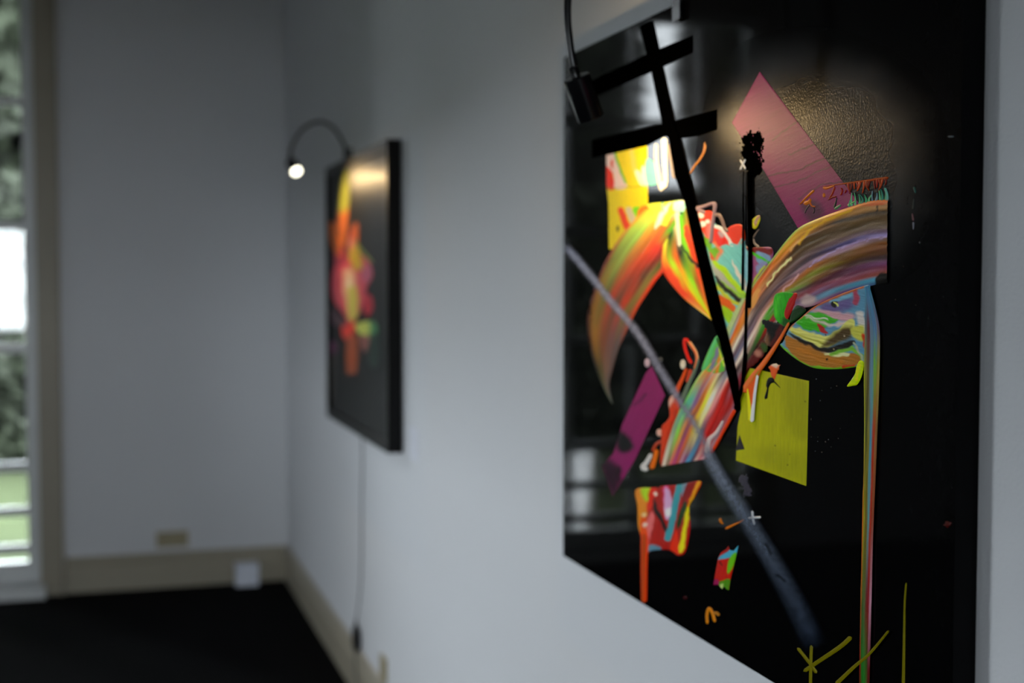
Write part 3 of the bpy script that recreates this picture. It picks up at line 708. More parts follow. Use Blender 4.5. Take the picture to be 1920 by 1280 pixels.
# bowl-shaped swirl under the arc, its curl and the long drip
A.patch('swirl_stroke', [(1619, 536), (1633, 535), (1629, 560), (1628, 600), (1628, 680), (1620, 681), (1604, 688), (1566, 692), (1525, 689), (1491, 671), (1465, 648), (1470, 640), (1482, 614), (1500, 598), (1529, 574), (1575, 552)], '6a9cb6', lift=.9, thick=1.4, warp=2.2, grain=12, tone=.10, relief=.25,
        layers=[('p', [(1540, 572), (1592, 556), (1602, 574), (1560, 590)], '746898', 8), ('p', [(1602, 545), (1611, 538), (1614, 565), (1605, 571)], 'b05068', 3), ('p', [(1560, 560), (1600, 548), (1598, 556), (1566, 568)], '80b4c8', 3),
                ('p', [(1525, 578), (1560, 584), (1602, 588), (1600, 600), (1560, 600), (1540, 592)], 'd0a8b0', 4), ('p', [(1498, 598), (1525, 584), (1550, 590), (1576, 600), (1560, 606), (1545, 616), (1535, 621), (1504, 613)], '4ab41e', 2),
                ('l', [(1518, 594), (1540, 604), (1565, 610), (1597, 603)], (3, 7), 'd8c8c4', 3), ('l', [(1512, 588), (1535, 596), (1555, 598)], 2.5, 'e0d8d4', 1.5), ('p', [(1534, 607), (1545, 612), (1556, 623), (1543, 621)], 'b83030', 1.5),
                ('p', [(1482, 617), (1496, 614), (1545, 628), (1570, 620), (1595, 598), (1606, 604), (1600, 625), (1575, 641), (1548, 653), (1520, 641)], 'd8d880', 2), ('l', [(1490, 622), (1520, 634), (1548, 644)], 3, 'b0b048', 2),
                ('p', [(1560, 630), (1590, 612), (1601, 618), (1596, 635), (1560, 650), (1545, 650)], '5a4820', 7), ('p', [(1483, 624), (1520, 640), (1545, 652), (1575, 647), (1601, 636), (1607, 644), (1582, 656), (1550, 661), (1518, 652)], '1e1206', 2),
                ('p', [(1472, 628), (1500, 638), (1545, 660), (1592, 660), (1612, 665), (1616, 681), (1566, 690), (1525, 686), (1488, 665)], 'b07c2c', 2.5), ('l', [(1500, 655), (1540, 672), (1580, 678)], 7, 'c0842c', 4),
                ('p', [(1550, 662), (1594, 660), (1590, 667), (1560, 667)], 'e8e8b0', 2), ('l', [(1560, 664), (1600, 652), (1618, 668), (1622, 684)], 6, '84b840', 2), ('l', [(1604, 642), (1612, 660), (1622, 676)], 4, 'b0b8a0', 1.5),
                ('l', [(1465, 648), (1491, 671), (1525, 689), (1566, 692), (1604, 687)], 6, '84c42c', 2), ('l', [(1583, 688), (1604, 683)], 4, 'c04818', 1.5), ('p', [(1608, 585), (1622, 588), (1625, 620), (1612, 606)], 'd0ccc8', 3),
                ('p', [(1598, 616), (1622, 610), (1621, 640), (1604, 630)], 'c8c85c', 3), ('p', [(1620, 624), (1629, 634), (1629, 656), (1622, 646)], 'c84c14', 2), ('c', 1550, 626, 1.5, '702010'), ('c', 1555, 673, 2.2, '403010', 1), ('c', 1586, 630, 1.2, 'd8c8b0'), ('c', 1566, 654, 1, 'd0c0a0'),
                ('l', [(1529, 574), (1560, 560), (1620, 537)], 6, 'b0602a', 2), ('l', [(1529, 574), (1500, 596), (1482, 616)], 5, 'c06a30', 2), ('p', [(1564, 566), (1574, 567), (1570, 575), (1562, 572)], '18140c', 1.5), ('l', [(1568, 568), (1576, 572)], 2, 'd8e080', 1)])
A.patch('lime_curl', [(1615, 676), (1623, 680), (1619, 704), (1611, 720), (1602, 723), (1591, 724), (1599, 712), (1607, 699), (1609, 687)], 'c8dc10', lift=2.2, thick=1.6, layers=[('p', [(1602, 688), (1606, 694), (1605, 706), (1599, 712), (1601, 700)], 'c4c4d4', 1.5), ('l', [(1618, 684), (1611, 712)], 4, 'e0f020', 2)])
A.ribbon('long_drip', [(1627, 537), (1626, 620), (1625, 700), (1625, 800), (1623, 900), (1620, 1050), (1618, 1150), (1615, 1330)], [(1633, 535), (1645, 580), (1652, 620), (1652, 690), (1649, 780), (1645, 880), (1640, 1000), (1637, 1120), (1632, 1330)],
         [(0, ['68a8c0', '6090b0', '5c98b0']), (.1, ['6a8088', '803c40', '78909c', '7090b0', '807080']), (.2, ['a8a838', '706040', '7898a8', '80b048', 'a8a050']), (.35, ['b0b040', '60602c', '90883c', '60a0b0', 'b84820', 'a07848']),
          (.55, ['c87828', 'a8a030', '807028', '70a0a0', 'b03818', 'a05840']), (.75, ['a06830', '506838', '607048', '80302c', '902030', 'c090a0']), (.9, ['902020', '287828', '308030', '405828', '702020']), (1, ['404818', '606020', '707030', '504030'])], lift=2.0, thick=1.6, wander=.06, tone=.25)

# orange flicks and drips over the yellow square
A.line('orange_stroke', [(1483, 604), (1470, 628), (1455, 652), (1435, 681), (1415, 706), (1399, 730)], (4, 13), 'e07028', col2='e88048', lift=2.6)
A.patch('orange_splay', [(1436, 682), (1428, 700), (1424, 712), (1420, 740), (1413, 772), (1407, 740), (1396, 733), (1410, 708)], 'e06820', lift=2.6, thick=.8, layers=[('l', [(1430, 690), (1404, 722)], 3, '90a020', 2)])
A.line('yellow_drip', [(1406, 728), (1408, 760), (1410, 789)], (6, 7), 'e0e010', lift=2.7)
A.line('white_drip', [(1424, 702), (1418, 740), (1413, 791)], (5, 7), 'f0ece0', lift=2.9)
A.patch('orange_dab', [(1443, 688), (1449, 682), (1462, 684), (1459, 697), (1453, 711), (1447, 702)], 'e86c38', lift=.6, rag=1.2, layers=[('p', [(1446, 682), (1462, 682), (1458, 689), (1448, 687)], 'f0c8b8', 2)])
A.patch('black_dab', [(1437, 722), (1441, 709), (1450, 708), (1453, 716), (1446, 719), (1441, 728)], '070605', lift=.6, thick=.8)
A.line('black_drip', [(1452, 715), (1458, 721), (1464, 727)], (3, 1), '070605', lift=.6)
A.line('black_drip', [(1441, 725), (1439, 735), (1436, 748)], (2, 7), '070605', lift=.6)
A.patch('grey_triangle', [(1387, 814), (1397, 842), (1380, 844)], '2a2430', smooth=False, lift=.5, thick=.3)

# flicks round the lower end of the arc
A.line('red_loop', [(1298, 682), (1292, 672), (1286, 655), (1284, 640), (1287, 636), (1292, 642)], (6, 6), 'd03018', lift=.8, thick=1.3)
A.line('cream_loop', [(1292, 640), (1299, 650), (1306, 662), (1308, 675), (1303, 692)], (7, 5), 'e0b088', lift=.9, thick=1.3, col2='d86830')
A.patch('white_dab', circle(1281, 683, 5, 9), 'd8d0c0', lift=.5)
A.line('orange_flick', [(1288, 690), (1281, 708), (1273, 725), (1267, 740)], (5, 9), 'd86020', lift=.8)
A.patch('orange_edge', [(1256, 752), (1262, 741), (1270, 742), (1276, 765), (1266, 795), (1252, 835), (1240, 870), (1242, 830), (1243, 800), (1252, 790), (1258, 778)], 'd04a12', lift=2.1, thick=.8, grain=-65, layers=[('p', [(1256, 752), (1262, 740), (1270, 742), (1264, 756), (1256, 764)], 'd8b0a0', 3), ('l', [(1272, 770), (1255, 820), (1245, 862)], 4, 'b83810', 2)])
A.line('grey_flick', [(1311, 672), (1303, 696), (1292, 720), (1280, 750)], (5, 9), '70806e', lift=.8)
A.line('rust_flick', [(1296, 692), (1292, 705), (1288, 716)], (8, 6), 'c84c1c', lift=.7)
A.patch('pink_dab', circle(1237, 811, 5.5, 7), 'd8b0a0', lift=.5)
A.line('rust_flick', [(1241, 827), (1231, 833), (1224, 846)], (6, 5), 'c05434', lift=.6)
A.line('orange_drip', [(1232, 842), (1228, 860), (1222, 879)], (8, 10), 'e07818', lift=.6)
A.line('white_flick', [(1222, 850), (1213, 866), (1205, 876), (1216, 880)], (7, 9), 'd0ccc8', lift=.5)
A.line('orange_rim', [(1381, 767), (1363, 800), (1340, 842)], (7, 5), 'd84c18', lift=2.3)
A.line('white_flick', [(1359, 788), (1346, 810), (1332, 825), (1328, 850)], (4, 10), 'd8c8c4', lift=2.4)
A.patch('white_dab', circle(1214, 680, 5, 8), 'c8b0b8', lift=.5)
A.patch('grey_dab', circle(1239, 674, 4, 4.5), '60605e', lift=.4)

# separate lower patch with its drip, then the small scraps
A.patch('lower_patch', [(1193, 918), (1225, 914), (1236, 914), (1242, 911), (1275, 908), (1315, 902), (1304, 930), (1293, 950), (1295, 985), (1291, 1015), (1284, 1037), (1272, 1041), (1262, 1034), (1250, 1030), (1222, 1032), (1217, 1036), (1206, 1040), (1203, 1010), (1197, 985), (1196, 950)], 'b02010', lift=.5, thick=1.0, grain=95, warp=1.6,
        layers=[('p', [(1192, 917), (1222, 913), (1215, 960), (1206, 1000), (1195, 985)], 'd89020', 2), ('p', [(1204, 916), (1226, 913), (1220, 935), (1212, 939)], 'b0d010', 3), ('p', [(1221, 914), (1233, 913), (1223, 950), (1214, 956)], 'd83010', 2),
                ('p', [(1222, 958), (1229, 970), (1219, 1010), (1215, 1032), (1211, 990)], 'd87878', 3), ('p', [(1202, 975), (1213, 970), (1217, 1037), (1206, 1042)], 'e05c14', 2), ('c', 1209, 965, 4, 'e8c090', 2), ('c', 1211, 983, 4.5, 'e8c8b8', 2), ('c', 1231, 925, 4, 'e8d0c0', 2),
                ('p', [(1229, 932), (1234, 950), (1257, 1001), (1250, 1000), (1238, 975), (1225, 950)], '050404', 1.2), ('p', [(1246, 913), (1256, 912), (1252, 940), (1246, 945)], 'd04080', 2), ('p', [(1250, 914), (1261, 930), (1262, 960), (1252, 975), (1246, 950)], 'd0a8c8', 2),
                ('c', 1256, 960, 8, 'e8dce0', 3), ('l', [(1276, 907), (1268, 945), (1261, 980), (1253, 1010)], (12, 11), '4ca0a8', 1.5), ('p', [(1280, 906), (1293, 904), (1281, 932)], '8098a8', 2), ('p', [(1289, 904), (1307, 902), (1291, 935), (1280, 945)], '901810', 2),
                ('p', [(1282, 945), (1290, 942), (1285, 965), (1272, 992), (1271, 975)], '1c4808', 1.5), ('l', [(1313, 903), (1301, 928), (1291, 955)], 6, 'd8a020', 1.5), ('l', [(1291, 954), (1286, 990), (1278, 1032)], (7, 11), 'd8d010', 1.5),
                ('p', [(1260, 1030), (1275, 1040), (1270, 995), (1264, 1005)], 'e83c08', 2), ('p', [(1218, 1021), (1241, 1025), (1238, 1034), (1220, 1036)], '6890a0', 2)])
A.line('orange_drip', [(1210, 1000), (1209, 1060), (1209, 1129)], (14, 10), 'd8480c', col2='b45410', lift=1.4, thick=1.2)
A.patch('scrap_patch', [(1347, 1046), (1352, 1036), (1362, 1029), (1366, 1023), (1369, 1031), (1376, 1032), (1385, 1022), (1381, 1040), (1375, 1065), (1370, 1085), (1367, 1106), (1362, 1104), (1358, 1099), (1354, 1104), (1348, 1096), (1338, 1096), (1341, 1078)], 'c02408', smooth=False, lift=.3, thick=.6, warp=1.2, grain=100,
        layers=[('p', [(1346, 1048), (1360, 1035), (1386, 1021), (1381, 1042), (1366, 1046), (1350, 1048)], '50a8c0'), ('p', [(1372, 1040), (1382, 1035), (1375, 1062), (1366, 1075), (1366, 1055)], '70b818'), ('p', [(1353, 1040), (1367, 1022), (1367, 1031)], 'a02010'),
                ('p', [(1350, 1090), (1369, 1085), (1366, 1107), (1350, 1103)], '58901c'), ('p', [(1337, 1087), (1349, 1087), (1348, 1098), (1337, 1098)], 'a02060'), ('l', [(1351, 1052), (1355, 1059)], 2.5, '400808', 1), ('p', [(1352, 1096), (1358, 1093), (1356, 1104), (1352, 1104)], 'b8c880')])
A.line('ochre_scribble', [(1327, 1169), (1326, 1153), (1330, 1140), (1336, 1149), (1341, 1166)], (5, 6), 'c88410', lift=.4)
A.line('ochre_scribble', [(1337, 1150), (1344, 1149), (1349, 1154)], (5, 6), 'a87410', lift=.4)
A.line('ochre_dash', [(1360, 991), (1375, 984), (1388, 978), (1396, 973)], (5, 2), 'c87818', lift=.4)
A.patch('ochre_dab', [(1348, 974), (1352, 971), (1354, 977), (1357, 982), (1352, 981)], 'c07818', lift=.3)
A.patch('red_speck', circle(1285, 1120, 4, 3), '481018', lift=.2)
A.patch('red_speck', circle(1777, 982, 6, 5), '50140e', lift=.2, rag=2)
A.patch('grey_speck', circle(1783, 256, 6, 1.3), '707a80', lift=.2)
A.patch('violet_smudge', [(1384, 897), (1392, 889), (1401, 892), (1403, 905), (1409, 920), (1405, 931), (1396, 928), (1393, 912)], '46424e', lift=.2, thick=.3, rag=3, dry=.25)
A.line('white_cross_bar', [(1403, 971), (1415, 970), (1428, 969)], 4.2, 'd4d6da', lift=.5)
A.line('white_cross_bar', [(1411, 957), (1412, 970), (1415, 984)], 4.2, 'd4d6da', lift=.6)
A.line('white_cross_bar', [(1389, 299), (1394, 308), (1399, 317)], 3.6, 'f0ead8', lift=.8)
A.line('white_cross_bar', [(1399, 298), (1394, 308), (1389, 318)], 3.6, 'f0ead8', lift=.9)

# scraped orange and green teeth above the arc's right end, flicks on the magenta
rnd = random.Random(5)
A.line('orange_edge_line', [(1543, 350), (1585, 344), (1630, 338), (1667, 333)], (2, 5), 'a8501c', lift=.4)
for i in range(13):
    x = 1590 + i * 6 + rnd.uniform(-2, 2); y = 343 - (x - 1590) * .13
    L = rnd.uniform(10, 24)
    A.line('orange_tooth', [(x, y), (x + rnd.uniform(-2, 2), y + L * .5), (x + rnd.uniform(-5, 5), y + L)], (rnd.uniform(4, 7), 1.5), rnd.choice(['a03010', 'b8501c', '802810', '98441c']), lift=.4)
for i in range(12):
    x = 1592 + i * 6.4 + rnd.uniform(-1.5, 1.5); y = 389 - (x - 1585) * .16
    L = rnd.uniform(12, 26)
    A.line('green_tooth', [(x, y), (x + rnd.uniform(-2, 2), y - L * .5), (x + rnd.uniform(-4, 4), y - L)], (rnd.uniform(3.5, 6.5), 1.2), rnd.choice(['58a078', '70b888', '4c8c78', '7c98a0', '58a060']), lift=.5)
A.line('green_edge_line', [(1660, 352), (1664, 365), (1664, 378)], (4, 5), '78b0a0', lift=.5)
for pts, w, c in [([(1501, 383), (1512, 371), (1528, 356)], (3, 5), 'd88420'), ([(1508, 382), (1518, 378), (1520, 372)], (9, 5), 'd08018'), ([(1518, 376), (1523, 386), (1530, 387)], (4, 3), 'c06820'), ([(1546, 362), (1546, 370)], (5, 6), 'c87818'),
                  ([(1544, 351), (1550, 353), (1566, 348)], (6, 3), 'c87020'), ([(1556, 372), (1562, 362), (1566, 350)], (3, 5), 'a83818'), ([(1577, 366), (1580, 358), (1578, 352)], (4, 3), 'a03418'), ([(1553, 375), (1562, 370), (1570, 368)], (2, 4), '902c14'), ([(1588, 356), (1585, 362)], (3, 3), '982c20')]:
    A.line('orange_flick', pts, w, c, lift=.5, thick=1.3)
for pts, w, c in [([(1565, 390), (1568, 380), (1570, 370)], (6, 2), '0c140c'), ([(1566, 392), (1575, 386), (1578, 384)], (7, 4), '68906c'), ([(1590, 385), (1600, 380), (1606, 376)], (5, 3), '58a068'), ([(1510, 400), (1513, 392), (1519, 384)], (3, 3), '2c1830'), ([(1522, 384), (1528, 392), (1526, 400)], (2, 3), '301830')]:
    A.line('green_flick', pts, w, c, lift=.5)
for pts, w, c in [([(1714, 350), (1717, 362)], (4, 3), '305c54'), ([(1714, 372), (1712, 392)], (2, 3), '404440'), ([(1711, 400), (1713, 414)], (3, 4), '6a4c50'), ([(1713, 416), (1713, 430)], (4, 2), '787880')]:
    A.line('splatter', pts, w, c, lift=.3)
for i in range(26):
    x, y = rnd.choice([(rnd.uniform(1640, 1770), rnd.uniform(380, 720)), (rnd.uniform(1520, 1600), rnd.uniform(710, 850))])
    A.patch('fleck', circle(x, y, rnd.uniform(.8, 1.5)), rnd.choice(['585c60', '484038', '30342c']), lift=.15, thick=.2, res=.9)

# olive strokes in the lower right corner
for pts, w in [([(1496, 1214), (1519, 1243), (1532, 1262)], 6), ([(1522, 1209), (1521, 1240), (1520, 1290)], 6), ([(1597, 1193), (1576, 1212), (1533, 1241), (1508, 1258)], (9, 7)), ([(1672, 1181), (1636, 1224), (1607, 1249), (1572, 1282)], (4, 8)), ([(1700, 1092), (1697, 1130), (1696, 1190), (1694, 1300)], (3, 6))]:
    A.line('olive_stroke', pts, w, '787200', lift=3.8 if pts[0][0] == 1672 else .5)

# sprayed grey bar, soft at both edges
def spray_a(peak):
    def f(u, v, X, Y):
        e = np.clip(1 - np.abs(v - .5) * 2, 0, 1)
        e = e * e * (3 - 2 * e)
        return peak(u) * e * (.88 + .22 * vn(X / 5, Y / 5, 3) + .22 * vn(X / 1.6, Y / 1.6, 4)) * np.clip(u * 25, 0, 1) * np.clip((1 - u) * 12, 0, 1)
    return f
def band(pts, w0, w1):
    p = resample(pts, 60); d = np.gradient(p, axis=0); d /= np.hypot(d[:, 0], d[:, 1])[:, None]
    n = np.stack([-d[:, 1], d[:, 0]], 1) * np.linspace(w0, w1, 60)[:, None] / 2
    return [tuple(q) for q in p - n], [tuple(q) for q in p + n]
a_, b_ = band([(1060, 458), (1100, 503), (1150, 565), (1200, 625), (1240, 690), (1275, 745), (1310, 800), (1338, 858)], 21, 26)
A.ribbon('spray_bar', a_, b_, [(0, ['b0b4c6', 'b0b4c6']), (1, ['8c8c9a', '8c8c9a'])], lift=4.0, thick=.05, m='spray', alpha=spray_a(lambda u: .95 - .25 * u), tone=.05)
a_, b_ = band([(1322, 836), (1360, 903), (1400, 965), (1440, 1030), (1480, 1100), (1515, 1170), (1536, 1216)], 34, 58)
A.ribbon('spray_bar', a_, b_, [(0, ['8a92a2', '8a92a2']), (.4, ['6a7484', '6a7484']), (1, ['344256', '344256'])], lift=3.9, thick=.05, m='spray', alpha=spray_a(lambda u: .85 - .35 * u), tone=.08,
         layers=[('l', [(1440, 1020), (1452, 1036)], 3, '141a24', 3), ('l', [(1462, 1078), (1478, 1088)], 3, '101820', 3)])

# masked-off matte black bars, black drips and the dry black splodge
A.patch('black_slash', [(1203, 48), (1223, 40), (1226, 52), (1242, 126), (1263, 222), (1276, 262), (1291, 325), (1310, 398), (1321, 440), (1334, 495), (1377, 661), (1388, 715), (1390, 760), (1384, 775), (1352, 640), (1334, 590), (1299, 440), (1286, 377), (1268, 331), (1256, 261), (1243, 227), (1224, 135), (1204, 58)], '020202', smooth=False, lift=2.8, thick=.3, m='matte', tone=.2)
A.patch('black_bar', [(1110, 150), (1213, 101), (1259, 82), (1300, 66), (1300, 98), (1242, 126), (1215, 138), (1110, 184)], '020202', smooth=False, lift=.3, thick=.3, m='matte', tone=.2)
A.patch('black_bar', [(1110, 262), (1193, 243), (1246, 231), (1302, 216), (1345, 205), (1345, 243), (1309, 255), (1274, 260), (1246, 256), (1215, 273), (1138, 290), (1110, 297)], '020202', smooth=False, lift=.3, thick=.3, m='matte', tone=.2)
A.patch('black_splodge', [(1392, 262), (1400, 250), (1412, 246), (1428, 250), (1432, 285), (1427, 322), (1410, 332), (1396, 305)], '060503', lift=.5, thick=.4, m='matte', rag=5, dry=.25, grain=80)
A.line('black_drip', [(1397, 320), (1396, 450), (1395, 545)], (2.5, 5), '020202', lift=2.4, m='matte')
A.line('black_drip', [(1408, 320), (1409, 400), (1409, 470), (1408, 535), (1407, 578)], (9, 6), '020202', lift=2.5, m='matte')
A.line('black_drip', [(1411, 440), (1412, 500), (1410, 578)], (3, 2.5), '080606', lift=2.4, m='matte')
A.line('black_drip', [(1408, 525), (1404, 552), (1402, 600), (1401, 645), (1398, 690), (1395, 725), (1388, 748), (1382, 768)], (4, 8), '020202', lift=2.9, m='matte')
A.line('black_drip', [(1403, 660), (1402, 690), (1400, 705)], (4, 2), '020202', lift=2.9, m='matte')
A.line('green_sliver', [(1347, 632), (1353, 650), (1361, 672)], (3, 2), '2c5c2c', lift=3.3)  # thin dark green line over the slash

# ------------------------------------------------------------------ the far picture in its black box frame
X2 = -0.052
far_y0, far_y1 = px_y(726, X2), px_y(611, X2)
art2 = tag(empty('abstract_painting', (0, (far_y0 + far_y1) / 2, Z0)), 'smaller-looking black painting with a pink central blot in a deep black frame, further along', 'painting')
fw = .032
for (ya, yb, za, zb) in ((far_y0, far_y1, Z1 - fw, Z1), (far_y0, far_y1, Z0, Z0 + fw), (far_y0, far_y0 + fw, Z0 + fw, Z1 - fw), (far_y1 - fw, far_y1, Z0 + fw, Z1 - fw)):
    obj('frame_rail', bx(X2, -GAP, ya, yb, za, zb), M['frame'], art2, bevel=.002)
XC = X2 + .010
obj('canvas', bx(XC, -GAP - .004, far_y0 + fw, far_y1 - fw, Z0 + fw, Z1 - fw), M['board_far'], art2)
for ya in (far_y0 + .04, far_y1 - .06):
    obj('hanging_batten', bx(-GAP, -.0005, ya, ya + .02, Z0 + .03, Z1 - .03), M['dark'], art2)
B2 = Picture(art2, XC)
k2 = dict(res=1.0, lift=.2, thick=.4)
B2.patch('yellow_stripe', [(641, 330), (656, 326), (651, 425), (643, 470), (628, 470), (630, 420)], 'a86434', layers=[('p', [(636, 320), (660, 320), (656, 388), (632, 394)], '84863c', 6)], **k2)
B2.patch('orange_stroke', [(616, 424), (628, 418), (642, 455), (642, 482), (627, 474)], 'c87028', **k2)
B2.patch('plum_stem', [(627, 468), (646, 466), (647, 505), (629, 508)], '983850', **k2)
B2.patch('pink_blot', [(627, 500), (645, 495), (652, 480), (655, 445), (664, 420), (672, 422), (673, 468), (690, 488), (698, 505), (697, 522), (688, 537), (684, 562), (668, 597), (655, 602), (640, 582), (625, 562), (621, 530)], 'c05464', lift=.5, thick=.6, res=1.0,
         layers=[('p', [(645, 510), (660, 505), (668, 540), (660, 592), (648, 560)], 'd8b898', 7), ('p', [(655, 468), (673, 460), (680, 500), (663, 503)], 'c0a838', 4), ('p', [(654, 540), (669, 540), (671, 592), (655, 598)], 'c0b860', 4),
                 ('p', [(681, 498), (698, 503), (693, 525), (680, 527)], 'b06880', 5), ('p', [(660, 420), (674, 420), (674, 456), (660, 456)], 'c87038', 3), ('p', [(650, 446), (665, 450), (660, 468), (650, 462)], 'd08878', 4), ('c', 655, 530, 6, 'e0d0b8', 5)])
B2.line('olive_line', [(664, 450), (680, 471), (699, 493)], 4, '8c9c4c', lift=1.0)
B2.patch('red_dab', [(684, 553), (697, 556), (699, 580), (688, 592), (681, 576)], 'b03044', **k2)
B2.patch('plum_smear', [(616, 573), (640, 594), (656, 606), (640, 614), (619, 602)], '543c46', **k2)
B2.patch('red_blot', [(642, 605), (664, 601), (664, 625), (651, 637), (642, 629)], 'd04838', **k2)
B2.patch('pale_green_blot', [(667, 608), (700, 602), (708, 620), (701, 635), (675, 627)], 'b8c068', layers=[('p', [(695, 600), (712, 600), (712, 640), (694, 636)], '548860', 4)], **k2)
B2.patch('rose_drip', [(674, 630), (693, 628), (690, 652), (681, 658)], '8c5c54', **k2)
B2.patch('orange_drip', [(651, 632), (669, 630), (669, 694), (660, 700), (650, 696)], '9c5428', **k2)
B2.patch('violet_smudge', circle(624, 652, 8, 13), '683458', **k2)
B2.patch('brown_streak', [(615, 668), (630, 665), (625, 745), (613, 765)], '30261a', **k2)
B2.patch('teal_streak', [(692, 632), (709, 627), (710, 682), (693, 684)], '22382f', **k2)

# ------------------------------------------------------------------ gooseneck picture lamps clipped to the frames
def picture_lamp(label, yc, xfront, neck, head_top, axis, watts, cord_low, hl=.066, out=0.0, cone=None):
    lamp = tag(empty('picture_lamp', (xfront, yc, Z1)), label, 'lamp', 'gooseneck lamps on the frames')
    cb = bmesh.new()                                     # clamp: saddle over the frame top with front lip
    box(cb, xfront - .008, -.002, yc - .016, yc + .016, Z1 + .0005, Z1 + .012)
    box(cb, xfront - .008, xfront - .0035, yc - .014, yc + .014, Z1 - .028, Z1 + .0005)
    obj('clamp', cb, M['black'], lamp, bevel=.0015)
    o = obj('clamp_screw', lathe([(.004, 0), (.004, .014), (.009, .015), (.009, .022), (.007, .024)], (xfront + .016, yc, Z1 + .012), (0, 0, 1), 20), M['black'], lamp); auto_smooth(o)
    p0 = Vector((xfront - .001, yc, Z1 + .011))
    o = obj('socket_collar', lathe([(.009, 0), (.009, .016), (.006, .022)], p0, (0, 0, 1), 24), M['black'], lamp); auto_smooth(o)
    pts = [p0 + Vector((0, 0, .018))] + [Vector(q) for q in neck] + [Vector(head_top)]
    obj('gooseneck', tube(pts, .0058, 14, 90), M['black'], lamp, smooth=True)
    ht = Vector(head_top); ax = Vector(axis).normalized()
    hd = obj('lamp_head', lathe([(.006, -.016), (.0075, -.014), (.0075, -.001), (.008, 0), (.0195, .0005), (.0208, .002), (.0208, hl), (.0200, hl + .002), (.0186, hl + .002), (.0180, hl - .014), (.004, hl - .016)], ht, ax, 40), M['black'], lamp); auto_smooth(hd, 30)
    bl = obj('bulb', lathe([(.002, -.015), (.0165, -.014), (.0172, out - .008), (.0165, out - .005), (.012, out - .002), (.006, out - .001), (.0, out)], ht + ax * hl, ax, 32), M['bulb'], hd, smooth=True)
    l = bpy.data.lights.new('lamp_light', 'SPOT' if cone else 'POINT')
    l.energy = watts; l.color = (1.0, .68, .32); l.shadow_soft_size = .012
    lo = bpy.data.objects.new('lamp_light', l); C.objects.link(lo); lo.parent = lamp
    if cone:
        l.spot_size = math.radians(cone); l.spot_blend = .8
        lo.rotation_euler = (-ax).to_track_quat('Z', 'Y').to_euler()
    lo.location = ht + ax * (hl + max(out, 0) + .006) - lamp.location
    obj('cord', tube(cord_low, .0024, 8, 60), M['grey'], lamp, smooth=True)
    return lamp

def head_axis(h0, h1):
    return Vector(h1) - Vector(h0)
yA = (near_y0 + near_y1) / 2
ylamp1 = 1.97
h1 = Vector((-.206, ylamp1, CAM.z + .304))
picture_lamp('black gooseneck lamp with cylindrical head hanging over the near painting', ylamp1, X1,
             [(-.048, ylamp1, Z1 + .10), (-.09, ylamp1, Z1 + .16), (-.155, ylamp1, Z1 + .16), (-.206, ylamp1, Z1 + .09), (-.219, ylamp1, Z1 - .01), (-.216, ylamp1, Z1 - .07)],
             h1, (.42, .16, -.9), 4.3, [(-.003, ylamp1, Z1 + .003), (-.003, ylamp1, Z1 - .4), (-.003, ylamp1 + .01, Z0 + .3), (-.003, ylamp1 - .05, Z0 + .12)])
ylamp2 = 4.88
yhead2 = 5.08
h2 = Vector((-.225, yhead2, CAM.z + .425))
adapter = at_right(667, 1190, -.02)
cord2 = [(-.003, ylamp2, Z1 + .003), (-.003, ylamp2, Z1 - .3), (-.003, ylamp2 - .02, Z0 - .02), (-.006, ylamp2 - .02, .75), (-.007, ylamp2 + .0, .45), (-.016, adapter.y, adapter.z + .058)]
picture_lamp('lit black gooseneck lamp arching over the far painting, bulb glowing', ylamp2, X2,
             [(-.062, ylamp2 + .01, Z1 + .055), (-.09, ylamp2 + .05, Z1 + .112), (-.135, ylamp2 + .10, Z1 + .138), (-.19, ylamp2 + .15, Z1 + .112), (-.222, yhead2, Z1 + .05)],
             h2, (.35, -.55, -.75), 8.0, cord2, .045, .014, 125)

# power adapter resting on the skirting, with its cord to the floor
ad = tag(empty('power_adapter', (-.02, adapter.y, .175)), 'black oval power adapter on the cord below the far painting, resting on the baseboard', 'adapter')
prof = [(.004, 0), (.018, .004), (.030, .02), (.034, .045), (.031, .075), (.018, .094), (.004, .098)]
bmx = lathe(prof, (0, 0, 0), (0, .22, 1), 28)
for v in bmx.verts: v.co.x *= .45
bmesh.ops.translate(bmx, vec=(-.019, adapter.y - .012, .173), verts=bmx.verts)
obj('housing', bmx, M['rubber'], ad, smooth=True)
obj('strain_relief', lathe([(.006, 0), (.004, .02), (.003, .028)], (-.017, adapter.y + .008, .262), (0, .05, 1), 14), M['rubber'], ad, smooth=True)
obj('cord', tube([(-.024, adapter.y - .012, .180), (-.030, adapter.y - .06, .10), (-.032, adapter.y - .12, .03), (-.05, adapter.y - .17, .004), (-.03, adapter.y - .3, .004)], .0026, 8, 30), M['grey'], ad, smooth=True)

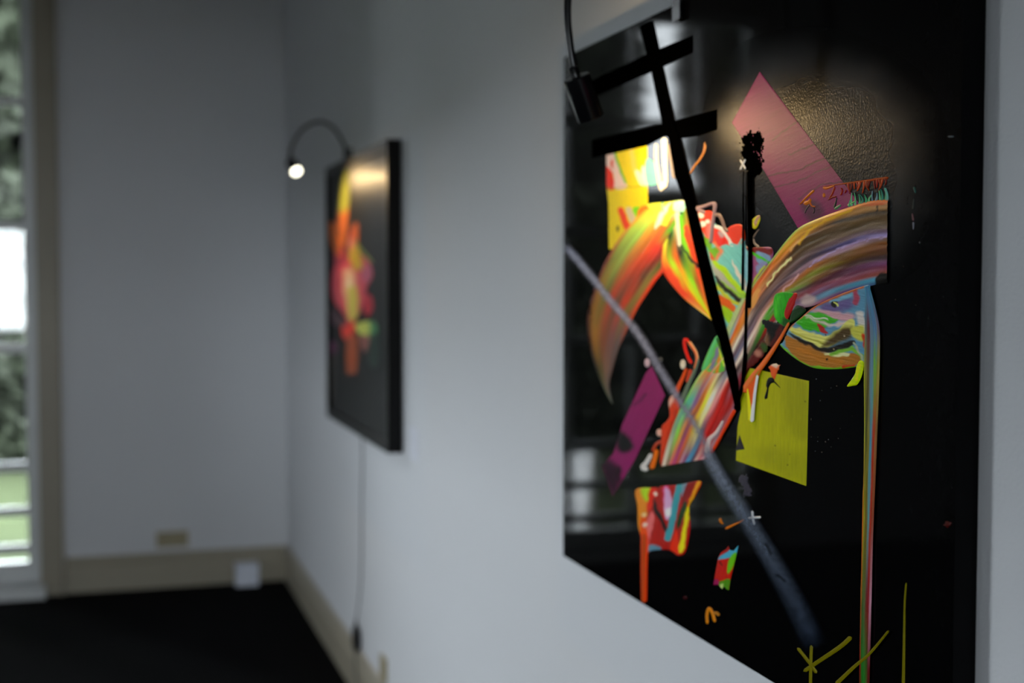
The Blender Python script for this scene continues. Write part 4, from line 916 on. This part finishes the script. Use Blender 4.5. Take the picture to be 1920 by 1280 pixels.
def wall_socket(name, label, org, ux, nrm, w, h, n):
    """plate with n recessed round wells and pin holes; ux along the wall, nrm out of it"""
    org = Vector(org); ux = Vector(ux); nrm = Vector(nrm); uz = Vector((0, 0, 1))
    s = tag(empty(name, org), label, 'socket')
    def slab(cx, cz, hw, hh, d0, d1):
        bm = bmesh.new()
        vs_ = [bm.verts.new(org + ux * (cx + a * hw) + uz * (cz + c * hh) + nrm * d) for d in (d0, d1) for a in (-1, 1) for c in (-1, 1)]
        for f in ((0, 1, 3, 2), (4, 6, 7, 5), (0, 4, 5, 1), (2, 3, 7, 6), (0, 2, 6, 4), (1, 5, 7, 3)): bm.faces.new([vs_[i] for i in f])
        return bm
    obj('plate', slab(0, 0, w / 2, h / 2, .0005, .011), M['beige'], s, bevel=.003)
    for i in range(n):
        cx = (i - (n - 1) / 2) * w / n
        wl = obj('well', lathe([(.0215, .0), (.0215, .013), (.0185, .013), (.0175, .0115), (.001, .0115)], org + ux * cx, nrm, 28), M['beige'], s); auto_smooth(wl)
        for e in (-1, 1):
            obj('pin_hole', lathe([(.0028, .010), (.0028, .0122)], org + ux * (cx + e * .0095), nrm, 12), M['dark'], wl)
    return s
sk = at_wall_back(323, 1010)
wall_socket('wall_socket', 'beige double wall socket low on the far wall', (sk.x, WALL_B, sk.z), (1, 0, 0), (0, -1, 0), .155, .078, 2)
sr = at_right(722, 1252)
wall_socket('wall_socket', 'beige single wall socket low on the right wall beside the adapter', (0, sr.y, sr.z), (0, 1, 0), (-1, 0, 0), .08, .08, 1)

# printed caption card beside the far painting
cc = at_right(777, 832)
cd = tag(empty('caption_card', (0, cc.y, cc.z)), 'small white caption card on the wall beside the far painting', 'card')
obj('card', bx(-.004, -.0005, cc.y - .055, cc.y + .055, cc.z - .05, cc.z + .05), M['card'], cd, bevel=.0006)

# little white box on the floor by the far skirting
wbp = at_wall_back(462, 1086, WALL_B - .06)
wb = tag(empty('white_box', (wbp.x, WALL_B - .07, 0)), 'small white plastic box on the dark floor against the far baseboard', 'box')
obj('body', bx(wbp.x - .056, wbp.x + .056, WALL_B - .115, WALL_B - .028, .001, .085), M['plastic'], wb, bevel=.008, seg=3)
obj('lid', bx(wbp.x - .058, wbp.x + .058, WALL_B - .117, WALL_B - .026, .085, .108), M['plastic'], wb, bevel=.006, seg=3)
